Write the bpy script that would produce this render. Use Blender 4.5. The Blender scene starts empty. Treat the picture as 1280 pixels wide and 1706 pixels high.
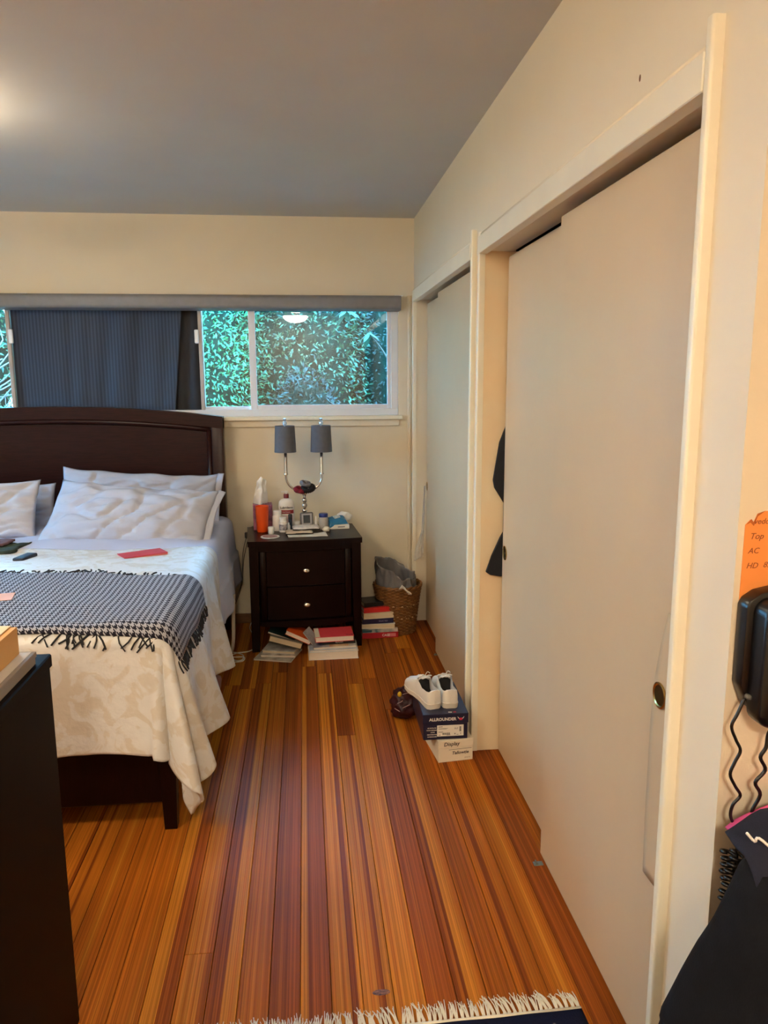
import bpy, bmesh, math, random
from math import sin, cos, pi, radians, hypot, atan2
from mathutils import Vector, Matrix, noise
random.seed(7)
SC = bpy.context.scene
COL = SC.collection

# ------------------------------------------------------------------ camera
def basis(pitch, yaw, roll):
    f = Vector((sin(yaw)*cos(pitch), cos(yaw)*cos(pitch), -sin(pitch)))
    r = Vector((cos(yaw), -sin(yaw), 0)); u = r.cross(f)
    return r*cos(roll)+u*sin(roll), -r*sin(roll)+u*cos(roll), f
R_, U_, F_ = basis(radians(9.844), radians(5.917), radians(-0.289))
cd = bpy.data.cameras.new('camera'); cam = bpy.data.objects.new('camera', cd); COL.objects.link(cam)
cd.sensor_fit = 'HORIZONTAL'; cd.sensor_width = 36; cd.lens = 36*1264.6/1280; cd.clip_start = .02
cam.matrix_world = Matrix(((R_.x, U_.x, -F_.x, 0), (R_.y, U_.y, -F_.y, 0), (R_.z, U_.z, -F_.z, 1.5), (0, 0, 0, 1)))
SC.camera = cam

# ------------------------------------------------------------------ world, exposure
SKY = 6.4
LAMP_A = 5.5      # bowl over the bed, emission strength
LAMP_B = 25.0      # bowl behind the camera
FILL_C = 15.0      # added fill bowl out of view, near left of the room
WARM = (1.0, .855, .645, 1)
w = bpy.data.worlds.new('sky'); SC.world = w; w.use_nodes = True
w.node_tree.nodes['Background'].inputs[0].default_value = (.16, .55, 1.0, 1)
w.node_tree.nodes['Background'].inputs[1].default_value = SKY
SC.view_settings.view_transform = 'Standard'; SC.view_settings.look = 'None'
SC.view_settings.gamma = 1; SC.view_settings.exposure = 2.82
SC.view_settings.use_curve_mapping = False

# ------------------------------------------------------------------ materials
def lin(c):
    c = [v/255 for v in c]
    return tuple(v/12.92 if v <= .04045 else ((v+.055)/1.055)**2.4 for v in c) + (1,)
MATS = {}
def mat(name, rgb, rough=.5, metal=0., var=.06, scale=9., bump=0., bscale=60., spec=.5, stretch=(1, 1, 1), rgb2=None, coat=0., sub=0., emit=None):
    if name in MATS: return MATS[name]
    m = bpy.data.materials.new(name); m.use_nodes = True
    nt = m.node_tree; b = nt.nodes['Principled BSDF']; L = nt.links.new
    tc = nt.nodes.new('ShaderNodeTexCoord'); mp = nt.nodes.new('ShaderNodeMapping'); mp.inputs['Scale'].default_value = stretch
    L(tc.outputs['Object'], mp.inputs[0])
    n = nt.nodes.new('ShaderNodeTexNoise'); n.inputs['Scale'].default_value = scale; n.inputs['Detail'].default_value = 4
    L(mp.outputs[0], n.inputs['Vector'])
    cr = nt.nodes.new('ShaderNodeValToRGB')
    a = lin(rgb); z = lin(rgb2) if rgb2 else tuple(min(1, v*(1+var)) for v in a[:3])+(1,)
    if not rgb2: a = tuple(v*(1-var) for v in a[:3])+(1,)
    cr.color_ramp.elements[0].position = .35; cr.color_ramp.elements[1].position = .65
    cr.color_ramp.elements[0].color = a; cr.color_ramp.elements[1].color = z
    L(n.outputs['Fac'], cr.inputs[0]); L(cr.outputs[0], b.inputs['Base Color'])
    b.inputs['Roughness'].default_value = rough; b.inputs['Metallic'].default_value = metal
    b.inputs['Specular IOR Level'].default_value = spec; b.inputs['Coat Weight'].default_value = coat
    if bump:
        n2 = nt.nodes.new('ShaderNodeTexNoise'); n2.inputs['Scale'].default_value = bscale; n2.inputs['Detail'].default_value = 3
        L(mp.outputs[0], n2.inputs['Vector'])
        bp = nt.nodes.new('ShaderNodeBump'); bp.inputs['Strength'].default_value = bump; bp.inputs['Distance'].default_value = .004
        L(n2.outputs['Fac'], bp.inputs['Height']); L(bp.outputs[0], b.inputs['Normal'])
    if emit:
        b.inputs['Emission Color'].default_value = emit[0]; b.inputs['Emission Strength'].default_value = emit[1]
    MATS[name] = m
    return m

wall_m = mat('wall_paint_cream', (228, 215, 190), .75, var=.015, scale=3, bump=.05, bscale=180)
ceil_m = mat('ceiling_paint', (206, 203, 198), .8, var=.015, scale=3, bump=.05, bscale=160)
trim_m = mat('trim_gloss_paint', (236, 228, 206), .35, var=.02, scale=6, bump=.06, bscale=40)
door_m = mat('door_semi_gloss_paint', (212, 187, 152), .36, var=.012, scale=5, bump=.03, bscale=50)
jamb_m = mat('jamb_paint_warm_lit', (236, 220, 186), .6, rgb2=(236, 204, 160), scale=2.2)  # peach patches put warm lamp light into the jamb colour
closet_m = mat('closet_shade', (70, 60, 52), .9)  # dark colour stands in for shade seen through the closet gaps
brownwood_m = mat('baseboard_wood', (120, 84, 48), .45, var=.15, scale=20, stretch=(1, 8, 8))
darkwood_m = mat('espresso_wood', (20, 5, 4), .3, var=.28, scale=14, stretch=(14, 1, 1), coat=.0, spec=.16)
darkwoodv_m = mat('espresso_wood_vertical', (20, 5, 4), .3, var=.28, scale=14, stretch=(14, 14, 1), coat=.0, spec=.16)
dresser_m = mat('dresser_side_wood', (15, 6, 4), .5, var=.25, scale=14, stretch=(14, 14, 1), spec=.08)
vinyl_m = mat('window_vinyl', (226, 226, 228), .35, var=.02)
stile_m = mat('window_stile_tan', (186, 172, 158), .5, var=.05)
valance_m = mat('valance_grey', (128, 126, 128), .5, var=.04, scale=30)
white_m = mat('white_plastic', (236, 234, 230), .35, var=.02)
chrome_m = mat('chrome', (215, 212, 208), .13, metal=1, var=.02)
nickel_m = mat('brushed_nickel', (205, 198, 186), .25, metal=1, var=.03)
brass_m = mat('brass', (196, 164, 98), .25, metal=1, var=.05)
black_m = mat('black_plastic', (14, 13, 13), .28, var=.1)
blackfab_m = mat('black_cloth', (15, 14, 16), .9, var=.2, scale=40, bump=.2, bscale=300, spec=.2)
paper_m = mat('white_paper', (236, 232, 222), .8, var=.02)
page_m = mat('book_pages', (226, 206, 172), .85, var=.07, scale=5, stretch=(2, 2, 160))
pagew_m = mat('white_book_pages', (236, 222, 204), .85, var=.06, scale=5, stretch=(2, 2, 160))
def paint(name, rgb, rough=.45, **k): return mat(name, rgb, rough, **k)

# ------------------------------------------------------------------ mesh helpers
def obj(name, me, m=None, parent=None):
    o = bpy.data.objects.new(name, me); COL.objects.link(o)
    if m is not None and not me.materials: me.materials.append(m)
    if parent is not None: o.parent = parent
    return o
def frombm(name, bm, m, parent=None, smooth=False):
    me = bpy.data.meshes.new(name); bmesh.ops.recalc_face_normals(bm, faces=bm.faces[:]); bm.to_mesh(me); bm.free()
    if smooth:
        for p in me.polygons: p.use_smooth = True
        if smooth != True: me.set_sharp_from_angle(angle=radians(smooth))
    return obj(name, me, m, parent)
def tag(o, label=None, cat=None, group=None, kind=None):
    if label: o['label'] = label
    if cat: o['category'] = cat
    if group: o['group'] = group
    if kind: o['kind'] = kind
    return o
def thing(name, label, cat, loc=(0, 0, 0), rz=0., group=None, kind=None):
    o = bpy.data.objects.new(name, None); COL.objects.link(o); o.location = loc; o.rotation_euler = (0, 0, rz)
    o.empty_display_size = .05
    return tag(o, label, cat, group, kind)
def box(bm, x0, x1, y0, y1, z0, z1, bev=0., M=None, seg=1):
    vs = [bm.verts.new((x, y, z)) for x in (x0, x1) for y in (y0, y1) for z in (z0, z1)]
    fs = [bm.faces.new([vs[i] for i in q]) for q in ((0, 1, 3, 2), (4, 6, 7, 5), (0, 4, 5, 1), (2, 3, 7, 6), (0, 2, 6, 4), (1, 5, 7, 3))]
    if bev:
        es = list({e for f in fs for e in f.edges})
        r = bmesh.ops.bevel(bm, geom=es, offset=bev, segments=seg, affect='EDGES', profile=.5)
        vs = list({v for f in r['faces'] for v in f.verts} | {v for v in vs if v.is_valid})
    if M is not None:
        for v in vs: v.co = M @ v.co
    return vs
def boxo(name, b, m, parent=None, bev=.002, seg=1, M=None, smooth=False):
    bm = bmesh.new(); box(bm, *b, bev=bev, seg=seg, M=M); return frombm(name, bm, m, parent, smooth)
def lathe(bm, prof, n=24, c=(0, 0, 0), M=None, close=True):
    rings = []
    for r, z in prof:
        rings.append([bm.verts.new((c[0]+r*cos(2*pi*i/n), c[1]+r*sin(2*pi*i/n), c[2]+z)) for i in range(n)])
    for a, b in zip(rings, rings[1:]):
        for i in range(n): bm.faces.new((a[i], a[(i+1) % n], b[(i+1) % n], b[i]))
    if close:
        bm.faces.new(rings[0]); bm.faces.new(rings[-1])
    vs = [v for r in rings for v in r]
    if M is not None:
        for v in vs: v.co = M @ v.co
    return vs
def latheo(name, prof, m, parent=None, n=24, c=(0, 0, 0), M=None, smooth=40, close=True):
    bm = bmesh.new(); lathe(bm, prof, n, c, M, close); return frombm(name, bm, m, parent, smooth)
def tube(bm, pts, r, n=8, sub=4, flat=1.):
    P = [Vector(p) for p in pts]
    if sub > 1 and len(P) > 2:
        Q = []
        for i in range(len(P)-1):
            p0, p1, p2, p3 = P[max(i-1, 0)], P[i], P[i+1], P[min(i+2, len(P)-1)]
            for k in range(sub):
                t = k/sub
                Q.append(.5*((2*p1)+(p2-p0)*t+(2*p0-5*p1+4*p2-p3)*t*t+(3*p1-p0-3*p2+p3)*t**3))
        Q.append(P[-1]); P = Q
    rings = []; up = None
    for i, p in enumerate(P):
        d = (P[min(i+1, len(P)-1)]-P[max(i-1, 0)]).normalized()
        if up is None:
            up = d.orthogonal().normalized()
        up = (up-d*up.dot(d)).normalized(); s = d.cross(up)
        rr = r(i/(len(P)-1)) if callable(r) else r
        rings.append([bm.verts.new(p+(up*cos(2*pi*k/n)+s*sin(2*pi*k/n)*flat)*rr) for k in range(n)])
    for a, b in zip(rings, rings[1:]):
        for k in range(n): bm.faces.new((a[k], a[(k+1) % n], b[(k+1) % n], b[k]))
    bm.faces.new(rings[0]); bm.faces.new(rings[-1])
def tubeo(name, pts, r, m, parent=None, n=8, sub=4, flat=1.):
    bm = bmesh.new(); tube(bm, pts, r, n, sub, flat); return frombm(name, bm, m, parent, True)
def prism(bm, poly, t0, t1, axis='z', M=None):
    """polygon (2-D points) extruded from t0 to t1 along axis"""
    def P(a, b, t): return {'z': (a, b, t), 'y': (a, t, b), 'x': (t, a, b)}[axis]
    A = [bm.verts.new(P(a, b, t0)) for a, b in poly]; B = [bm.verts.new(P(a, b, t1)) for a, b in poly]
    n = len(poly)
    bm.faces.new(A); bm.faces.new(B)
    for i in range(n): bm.faces.new((A[i], A[(i+1) % n], B[(i+1) % n], B[i]))
    if M is not None:
        for v in A+B: v.co = M @ v.co
    return A+B
def prismo(name, poly, t0, t1, axis, m, parent=None, M=None, bev=0., smooth=False):
    bm = bmesh.new(); prism(bm, poly, t0, t1, axis, M)
    if bev: bmesh.ops.bevel(bm, geom=bm.edges[:], offset=bev, segments=2, affect='EDGES', profile=.5)
    return frombm(name, bm, m, parent, smooth)
def grid(name, nu, nv, fn, m, parent=None, thick=0., uv=None, off=-1., smooth=True):
    vs = []; uvs = []
    for j in range(nv+1):
        for i in range(nu+1):
            vs.append(fn(i/nu, j/nv))
            if uv: uvs.append(uv(i/nu, j/nv))
    fs = [(j*(nu+1)+i, j*(nu+1)+i+1, (j+1)*(nu+1)+i+1, (j+1)*(nu+1)+i) for j in range(nv) for i in range(nu)]
    me = bpy.data.meshes.new(name); me.from_pydata(vs, [], fs)
    if uv:
        l = me.uv_layers.new(name='UVMap')
        for lp in me.loops: l.data[lp.index].uv = uvs[lp.vertex_index]
    if smooth:
        for p in me.polygons: p.use_smooth = True
    o = obj(name, me, m, parent)
    if thick:
        s = o.modifiers.new('solid', 'SOLIDIFY'); s.thickness = thick; s.offset = off
    return o
def nz(*a): return noise.noise(Vector(a))
def blob(bm, c, r, amp=.0, seed=0., f=4., sub=3, M=None):
    g = bmesh.ops.create_icosphere(bm, subdivisions=sub, radius=1)
    for v in g['verts']:
        d = v.co.copy(); k = 1+amp*noise.noise(d*f+Vector((seed, seed*2.1, 0)))+amp*.5*noise.noise(d*f*2.3+Vector((seed, 9, seed)))
        v.co = Vector((d.x*r[0]*k, d.y*r[1]*k, d.z*r[2]*k))
        if M is not None: v.co = M @ v.co
        v.co += Vector(c)
    return g['verts']
def words(name, s, size, m, parent, M, align='LEFT', shear=0., ext=.0003, bold=0.):
    cu = bpy.data.curves.new(name, 'FONT'); cu.body = s; cu.size = size; cu.align_x = align; cu.shear = shear; cu.extrude = ext; cu.offset = bold
    cu.resolution_u = 3
    t = bpy.data.objects.new('tmp', cu); COL.objects.link(t)
    bpy.context.view_layer.update()
    me = bpy.data.meshes.new_from_object(t.evaluated_get(bpy.context.evaluated_depsgraph_get()))
    bpy.data.objects.remove(t); bpy.data.curves.remove(cu)
    me.materials.clear()
    me.transform(M)
    return obj(name, me, m, parent)
def FRONT(x, y, z, rz=0.):     # text plane facing -y, reading along +x
    return Matrix.Translation((x, y, z)) @ Matrix.Rotation(rz, 4, 'Z') @ Matrix.Rotation(pi/2, 4, 'X')
def struct(o): o['kind'] = 'structure'; return o

D = 4.66       # back wall
XW = .67       # right wall face
ZC = 2.44
XL = -3.0; YB = -2.2; XR = 1.7; YN = 1.10   # left wall, wall behind, hall end, phone wall

# ================================================================== STRUCTURE
# ---- floor: individual boards
fl = struct(boxo('floor', (XL-.1, XR+.1, YB-.1, D+.1, -.1, -.018), mat('subfloor', (70, 45, 28), .9), bev=0))
def plank_material():
    m = bpy.data.materials.new('fir_plank'); m.use_nodes = True; nt = m.node_tree; b = nt.nodes['Principled BSDF']; L = nt.links.new
    at = nt.nodes.new('ShaderNodeVertexColor'); at.layer_name = 'tone'
    tc = nt.nodes.new('ShaderNodeTexCoord'); oi = nt.nodes.new('ShaderNodeObjectInfo')
    ad = nt.nodes.new('ShaderNodeVectorMath'); ad.operation = 'ADD'
    ml = nt.nodes.new('ShaderNodeVectorMath'); ml.operation = 'SCALE'; ml.inputs['Scale'].default_value = 37.
    cb = nt.nodes.new('ShaderNodeCombineXYZ'); L(oi.outputs['Random'], cb.inputs[0]); L(oi.outputs['Random'], cb.inputs[1]); L(oi.outputs['Random'], cb.inputs[2])
    L(cb.outputs[0], ml.inputs[0]); L(tc.outputs['Object'], ad.inputs[0]); L(ml.outputs[0], ad.inputs[1])
    def noise_(scale, st, det=3, rough=.5):
        mp = nt.nodes.new('ShaderNodeMapping'); mp.inputs['Scale'].default_value = st; L(ad.outputs[0], mp.inputs[0])
        n = nt.nodes.new('ShaderNodeTexNoise'); n.inputs['Scale'].default_value = scale; n.inputs['Detail'].default_value = det; n.inputs['Roughness'].default_value = rough
        L(mp.outputs[0], n.inputs['Vector']); return n
    rings = noise_(1., (290, .55, 1), 2); fine = noise_(1., (900, 6, 1), 2); broad = noise_(1., (14, .7, 1), 2)
    r1 = nt.nodes.new('ShaderNodeMapRange'); r1.inputs['From Min'].default_value = .38; r1.inputs['From Max'].default_value = .66; r1.inputs['To Min'].default_value = .66; r1.inputs['To Max'].default_value = 1.14
    L(rings.outputs['Fac'], r1.inputs['Value'])
    r2 = nt.nodes.new('ShaderNodeMapRange'); r2.inputs['From Min'].default_value = .3; r2.inputs['From Max'].default_value = .7; r2.inputs['To Min'].default_value = .90; r2.inputs['To Max'].default_value = 1.1
    L(fine.outputs['Fac'], r2.inputs['Value'])
    r3 = nt.nodes.new('ShaderNodeMapRange'); r3.inputs['From Min'].default_value = .3; r3.inputs['From Max'].default_value = .7; r3.inputs['To Min'].default_value = .84; r3.inputs['To Max'].default_value = 1.14
    L(broad.outputs['Fac'], r3.inputs['Value'])
    m1 = nt.nodes.new('ShaderNodeMath'); m1.operation = 'MULTIPLY'; L(r1.outputs[0], m1.inputs[0]); L(r2.outputs[0], m1.inputs[1])
    m2 = nt.nodes.new('ShaderNodeMath'); m2.operation = 'MULTIPLY'; L(m1.outputs[0], m2.inputs[0]); L(r3.outputs[0], m2.inputs[1])
    vs = nt.nodes.new('ShaderNodeVectorMath'); vs.operation = 'SCALE'; L(at.outputs['Color'], vs.inputs[0]); L(m2.outputs[0], vs.inputs['Scale'])
    L(vs.outputs[0], b.inputs['Base Color'])
    b.inputs['Roughness'].default_value = .42; b.inputs['Specular IOR Level'].default_value = .06
    bp = nt.nodes.new('ShaderNodeBump'); bp.inputs['Strength'].default_value = .12; bp.inputs['Distance'].default_value = .002
    L(rings.outputs['Fac'], bp.inputs['Height']); L(bp.outputs[0], b.inputs['Normal'])
    return m
plank_m = plank_material()
STRAW = (196, 120, 36); HONEY = (182, 104, 29); RED = (154, 78, 24); MED = (168, 90, 25); DARKL = (134, 65, 20); ORG = (178, 97, 26)
S_, H_, R2, M_, K_, O_ = STRAW, HONEY, RED, MED, DARKL, ORG
tones = {   # eight strips across each board seen near the camera, left to right
 0: [S_, S_, K_, R2, R2, R2, R2, R2], 1: [H_, S_, S_, H_, S_, K_, K_, S_], 2: [S_, S_, H_, S_, M_, K_, S_, S_], 3: [S_, H_, S_, S_, S_, S_, H_, S_],
 4: [R2, R2, MED, R2, R2, R2, R2, R2], 5: [K_, M_, K_, S_, S_, S_, H_, M_], 6: [M_, R2, M_, M_, M_, R2, M_, M_], 7: [O_, O_, K_, K_, O_, H_, O_, M_],
 8: [M_, O_, H_, H_, S_, H_, O_, M_], 9: [K_, R2, R2, R2, K_, R2, R2, R2], -1: [R2, R2, M_, R2, R2, R2, R2, R2], -2: [M_, H_, M_, H_, M_, H_, M_, M_],
 -3: [R2, K_, R2, K_, S_, S_, H_, S_], -4: [H_, S_, H_, S_, H_, S_, M_, R2], -5: [S_, S_, S_, S_, K_, R2, K_, R2], -6: [O_, M_, O_, O_, M_, H_, H_, M_],
 -7: [O_, O_, M_, O_, H_, O_, M_, O_], -8: [M_, M_, O_, H_, S_, H_, M_, M_]}
PW = .0767; PX0 = -.042
def plank(x0, x1, y0, y1, tn):
    n = 8; g = .0007; bv = .0013; wd = x1-x0; ln = y1-y0
    xs = [-wd/2+g+bv+(wd-2*g-2*bv)*i/n for i in range(n+1)]
    V = []; 
    for yy in (-ln/2+g, ln/2-g):
        V.append((-wd/2+g, yy, -.018)); V.append((-wd/2+g, yy, -bv))
        V += [(x, yy, 0) for x in xs]
        V.append((wd/2-g, yy, -bv)); V.append((wd/2-g, yy, -.018))
    k = n+5; F = [(i, i+1, k+i+1, k+i) for i in range(k-1)] + [tuple(range(k))[::-1], tuple(range(k, 2*k))]
    me = bpy.data.meshes.new('plank'); me.from_pydata(V, [], F)
    cl = me.color_attributes.new('tone', 'FLOAT_COLOR', 'CORNER')
    for p in me.polygons:
        c = tn[max(0, min(n-1, p.index-2))] if p.index < k-1 else tn[4]
        for li in p.loop_indices: cl.data[li].color = lin(c)
    o = obj('plank', me, plank_m, fl); o.location = ((x0+x1)/2, (y0+y1)/2, 0)
pal = [S_, H_, R2, M_, O_, M_, R2, H_, K_]
for i in range(-39, 22):
    x0 = PX0+PW*i; x1 = x0+PW
    if x0 < XL-.05 or x1 > XR+.08: continue
    rnd = random.Random(i*13+5)
    cuts = [YB]
    base = rnd.uniform(-1.9, -.3)
    cuts.append(base)
    if i in tones: cuts.append(rnd.uniform(2.9, 4.2))
    else:
        while cuts[-1] < D-1.2: cuts.append(min(cuts[-1]+rnd.uniform(1.4, 3.2), D-.5))
    if i == -4: cuts = [YB, -.6, 1.83, 3.6]
    cuts.append(D)
    for a, b in zip(cuts, cuts[1:]):
        if b-a < .05: continue
        if i in tones and a < 2 and b > 1.2: tn = tones[i]
        else:
            c1 = rnd.choice(pal); c2 = rnd.choice(pal); sp = rnd.randint(2, 7)
            tn = [c1]*sp+[c2]*(8-sp)
            if rnd.random() < .4: tn[rnd.randint(0, 7)] = K_
        plank(x0, x1, a, b, tn)
# knot in a board
kn = latheo('knot', [(.0, .0002), (.0085, .0004), (.012, .0001)], mat('knot_wood', (52, 28, 16), .5, rgb2=(150, 92, 50), scale=160), fl, n=14, c=(0, 0, 0), close=False)
kn.location = (.158, 1.648, .0004); kn.scale = (1.9, .8, 1); kn['label'] = 'dark knot in a floor board'

# ---- walls
bm = bmesh.new()
WX0, WX1, WZ0, WZ1 = -2.86, .575, 1.283, 1.985
box(bm, XL-.1, XR, D, D+.14, -.1, WZ0); box(bm, XL-.1, XR, D, D+.14, WZ1, ZC+.1)
box(bm, XL-.1, WX0, D, D+.14, WZ0, WZ1); box(bm, WX1, XR, D, D+.14, WZ0, WZ1)
struct(frombm('wall_back', bm, wall_m))
bm = bmesh.new(); LY0, LY1, LZ0, LZ1 = 3.0, 3.9, 1.25, 1.95
box(bm, XL-.1, XL, YB-.1, D, -.1, LZ0); box(bm, XL-.1, XL, YB-.1, D, LZ1, ZC+.1); box(bm, XL-.1, XL, YB-.1, LY0, LZ0, LZ1); box(bm, XL-.1, XL, LY1, D, LZ0, LZ1)
struct(frombm('wall_left', bm, wall_m))
struct(boxo('wall_behind', (XL, XR, YB-.1, YB, -.1, ZC+.1), wall_m, bev=0))
struct(boxo('wall_hall', (XR, XR+.1, YB-.1, D+.14, -.1, ZC+.1), wall_m, bev=0))
struct(boxo('ceiling', (XL, XR, YB, D, ZC, ZC+.1), ceil_m, bev=0))
YJ0, YJ1 = 1.26, 2.85       # near closet opening
YK0, YK1 = 2.985, 4.575     # far closet opening
ZH = 1.955                  # underside of the header
bm = bmesh.new()
box(bm, XW, XW+.11, YN, D, ZH+.01, ZC)             # over both closets
box(bm, XW, XW+.11, YN, YJ0, 0, ZH+.01)            # stub by the phone wall
box(bm, XW, XW+.11, YK1, D, 0, ZH+.01)
wr = struct(frombm('wall_right', bm, wall_m))
boxo('post', (XW, XW+.62, YJ1, YK0, 0, ZH+.01), jamb_m, wr, bev=.001)
nh = latheo('nail_hole', [(0, 0), (.0035, .0004), (.004, 0)], mat('rust', (110, 70, 36), .8), wr, n=8, M=Matrix.Translation((XW-.0005, 1.55, 2.081)) @ Matrix.Rotation(-pi/2, 4, 'Y') @ Matrix.Scale(1.8, 4, (1, 0, 0)), close=False)
struct(boxo('wall_phone', (XW+.11, XR, YN, YN+.09, 0, ZC), wall_m, bev=0))
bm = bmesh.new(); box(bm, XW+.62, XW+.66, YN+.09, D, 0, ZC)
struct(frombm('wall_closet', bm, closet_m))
# header boards
for a, b, n in ((YJ0-.0, YJ1, 1), (YK0+.012, YK1, 2)):
    t = struct(thing('trim_%d' % n, None, None))
    boxo('header_board', (XW-.022, XW+.012, a, b, ZH, ZH+.062), trim_m, t, bev=.002)
    bmx = bmesh.new()
    vs = tube(bmx, [(XW-.006, a, ZH+.066), (XW-.006, b, ZH+.066)], .011, n=10, sub=1)
    frombm('header_moulding', bmx, wall_m, t, True)
    boxo('track', (XW+.125, XW+.14, a, b, ZH-.03, ZH+.004), closet_m, t, bev=.0)
# rounded vertical casings
def casing(n, y0, y1, ztop, x0=XW-.021, z0=0.):
    t = struct(thing('trim_%d' % n, None, None))
    prof = []
    r = (y1-y0)*.55
    pts = [(XW+.004, y0)]
    for k in range(7):
        a = k/6*pi/2
        pts.append((x0+r*.35*(1-sin(a)), y0+r*.35*(1-cos(a))))
    for k in range(9):
        a = k/8*pi/2
        pts.append((x0+(XW-.001-x0)*.8*(1-cos(a)), y1-r*(1-sin(a))))
    pts.append((XW+.004, y1))
    o = prismo('casing', pts, z0, ztop, 'z', trim_m, t, smooth=35)
    return t
casing(3, 1.238, 1.268, 2.062)
casing(4, YJ1-.002, YJ1+.03, 2.032)
casing(5, YK0-.012, YK0+.022, 2.062)
casing(6, YK1-.004, YK1+.026, 2.0)
# cover strip between the back wall and far casing
struct(boxo('trim_7', (.632, .652, D-.012, D, 0, 2.0), wall_m, bev=.004))
# sliding closet doors
def sliding(n, x, y0, y1, z0=.012, z1=1.943, pull=None, th=.032):
    t = struct(thing('door_%d' % n, None, None))
    boxo('door_slab', (x, x+th, y0, y1, z0, z1), door_m, t, bev=.0025)
    if pull:
        py, pz = pull
        Mx = Matrix.Translation((x-.0012-(.006 if n == 1 else 0), py, pz)) @ Matrix.Rotation(pi/2, 4, 'Y')
        p = latheo('finger_pull', [(.0272, .0022), (.0275, -.0004), (.0245, -.0012), (.021, .0005), (.017, .0022)], brass_m, t, n=28, M=Mx, close=False)
        latheo('pull_cup', [(.021, .0004), (.0, .0014)], mat('dark_brass', (120, 98, 54), .3, metal=1), p, n=28, M=Mx, close=False)
    return t
d1 = sliding(1, .717, 1.263, 2.138, pull=(1.402, .861))
d2 = sliding(2, .757, 2.02, 2.828, pull=(2.79, .842))
d3 = sliding(3, .697, 2.99, 3.985)
d4 = sliding(4, .735, 3.88, 4.553, pull=(4.536, .862))
# lifting veneer strip along the near door's edge
def veneer(u, v):
    z = .44+.60*v
    yl = 1.435-.05*max(0, (v-.55)/.45)**2*.9 - .0*v
    y = yl + (1.31-yl)*u
    return (.7155-.003*(1-u)**2*min(1, 4*v*(1-v)+.25)-.0015*(1-u), y, z)
v_ = grid('veneer_flap', 8, 24, veneer, door_m, d1, thick=.0015)
v_['label'] = 'lifted strip of veneer on the door edge'
# closet floor guides
for nm, gy in (('floor_guide', 2.10), ('floor_guide', 3.955)):
    g = thing(nm, 'small metal floor guide under the near closet doors' if gy < 3 else 'small metal floor guide under the far closet doors', 'guide', (.694, gy, 0))
    boxo('guide_plate', (-.010, .02, -.010, .010, 0, .003), mat('dull_zinc', (128, 134, 120), .5, metal=.6), g, bev=.001)
    boxo('guide_fin', (-.004, .0, -.009, .009, .003, .010), mat('dull_zinc', (128, 134, 120), .5, metal=.6), g, bev=.001)
# baseboards
struct(boxo('baseboard_back', (-3., .655, D-.014, D, 0, .062), brownwood_m, bev=.003))
struct(boxo('baseboard_left', (XL, XL+.014, YB, D-.014, 0, .062), brownwood_m, bev=.003))

# ---- window
win = struct(thing('window_1', None, None))
bm = bmesh.new()
FY0, FY1 = D+.015, D+.10
zt, zb = 1.975, 1.288
box(bm, WX0, WX1, FY0, FY1, zb, zb+.042, .003); box(bm, WX0, WX1, FY0, FY1, zt-.03, zt+.01, .003)
box(bm, WX0, WX0+.035, FY0+.0005, FY1, zb+.04, zt-.028, .003); box(bm, WX1-.045, WX1, FY0+.0005, FY1, zb+.04, zt-.028, .003)
frombm('window_frame', bm, vinyl_m, win)
def sash(x0, x1, y, zb_, wl=.03, wr_=.03, mm=vinyl_m):
    bm = bmesh.new(); th = .024
    box(bm, x0, x0+wl, y, y+th, zb_, zt-.032, .003); box(bm, x1-wr_, x1, y, y+th, zb_, zt-.032, .003)
    box(bm, x0+wl, x1-wr_, y+.001, y+th-.001, zb_, zb_+.034, .002); box(bm, x0+wl, x1-wr_, y+.001, y+th-.001, zt-.06, zt-.032, .002)
    return frombm('sash', bm, mm, win)
def glass_mat(name, refl, tint):
    m = bpy.data.materials.new(name); m.use_nodes = True; nt = m.node_tree; nt.nodes.clear(); L = nt.links.new
    out = nt.nodes.new('ShaderNodeOutputMaterial'); mx = nt.nodes.new('ShaderNodeMixShader')
    tr = nt.nodes.new('ShaderNodeBsdfTransparent'); tr.inputs[0].default_value = tint
    gl = nt.nodes.new('ShaderNodeBsdfGlossy'); gl.inputs['Roughness'].default_value = .0; gl.inputs[0].default_value = (1, 1, 1, 1)
    fr = nt.nodes.new('ShaderNodeFresnel'); fr.inputs[0].default_value = 1.5
    mu = nt.nodes.new('ShaderNodeMath'); mu.operation = 'MULTIPLY'; mu.use_clamp = True; mu.inputs[1].default_value = refl
    L(fr.outputs[0], mu.inputs[0]); L(mu.outputs[0], mx.inputs[0]); L(tr.outputs[0], mx.inputs[1]); L(gl.outputs[0], mx.inputs[2]); L(mx.outputs[0], out.inputs[0])
    return m
pane_m = glass_mat('window_glass', 1., (.97, .99, .98, 1)); pane2_m = glass_mat('double_window_glass', 1.1, (.74, .76, .78, 1))
sR = sash(-.32, WX1-.045, D+.03, 1.322, wl=.04, wr_=.02)
boxo('pane', (-.28, WX1-.065, D+.040, D+.044, 1.35, zt-.055), pane2_m, sR, bev=0)
boxo('pane', (-.60, -.30, D+.070, D+.073, 1.32, zt-.03), pane_m, win, bev=0)
boxo('sash_rail', (-.60, -.32, D+.058, D+.082, 1.322, 1.348), vinyl_m, win, bev=.002)
boxo('mullion', (-.614, -.592, D+.03, D+.09, 1.322, zt-.03), stile_m, win, bev=.003)
boxo('mullion', (-1.70, -1.678, D+.03, D+.09, 1.322, zt-.03), stile_m, win, bev=.003)
boxo('pane', (-2.82, -1.69, D+.070, D+.073, 1.32, zt-.03), pane_m, win, bev=0)
boxo('sash_rail', (-2.82, -1.70, D+.058, D+.082, 1.322, 1.348), vinyl_m, win, bev=.002)
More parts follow.
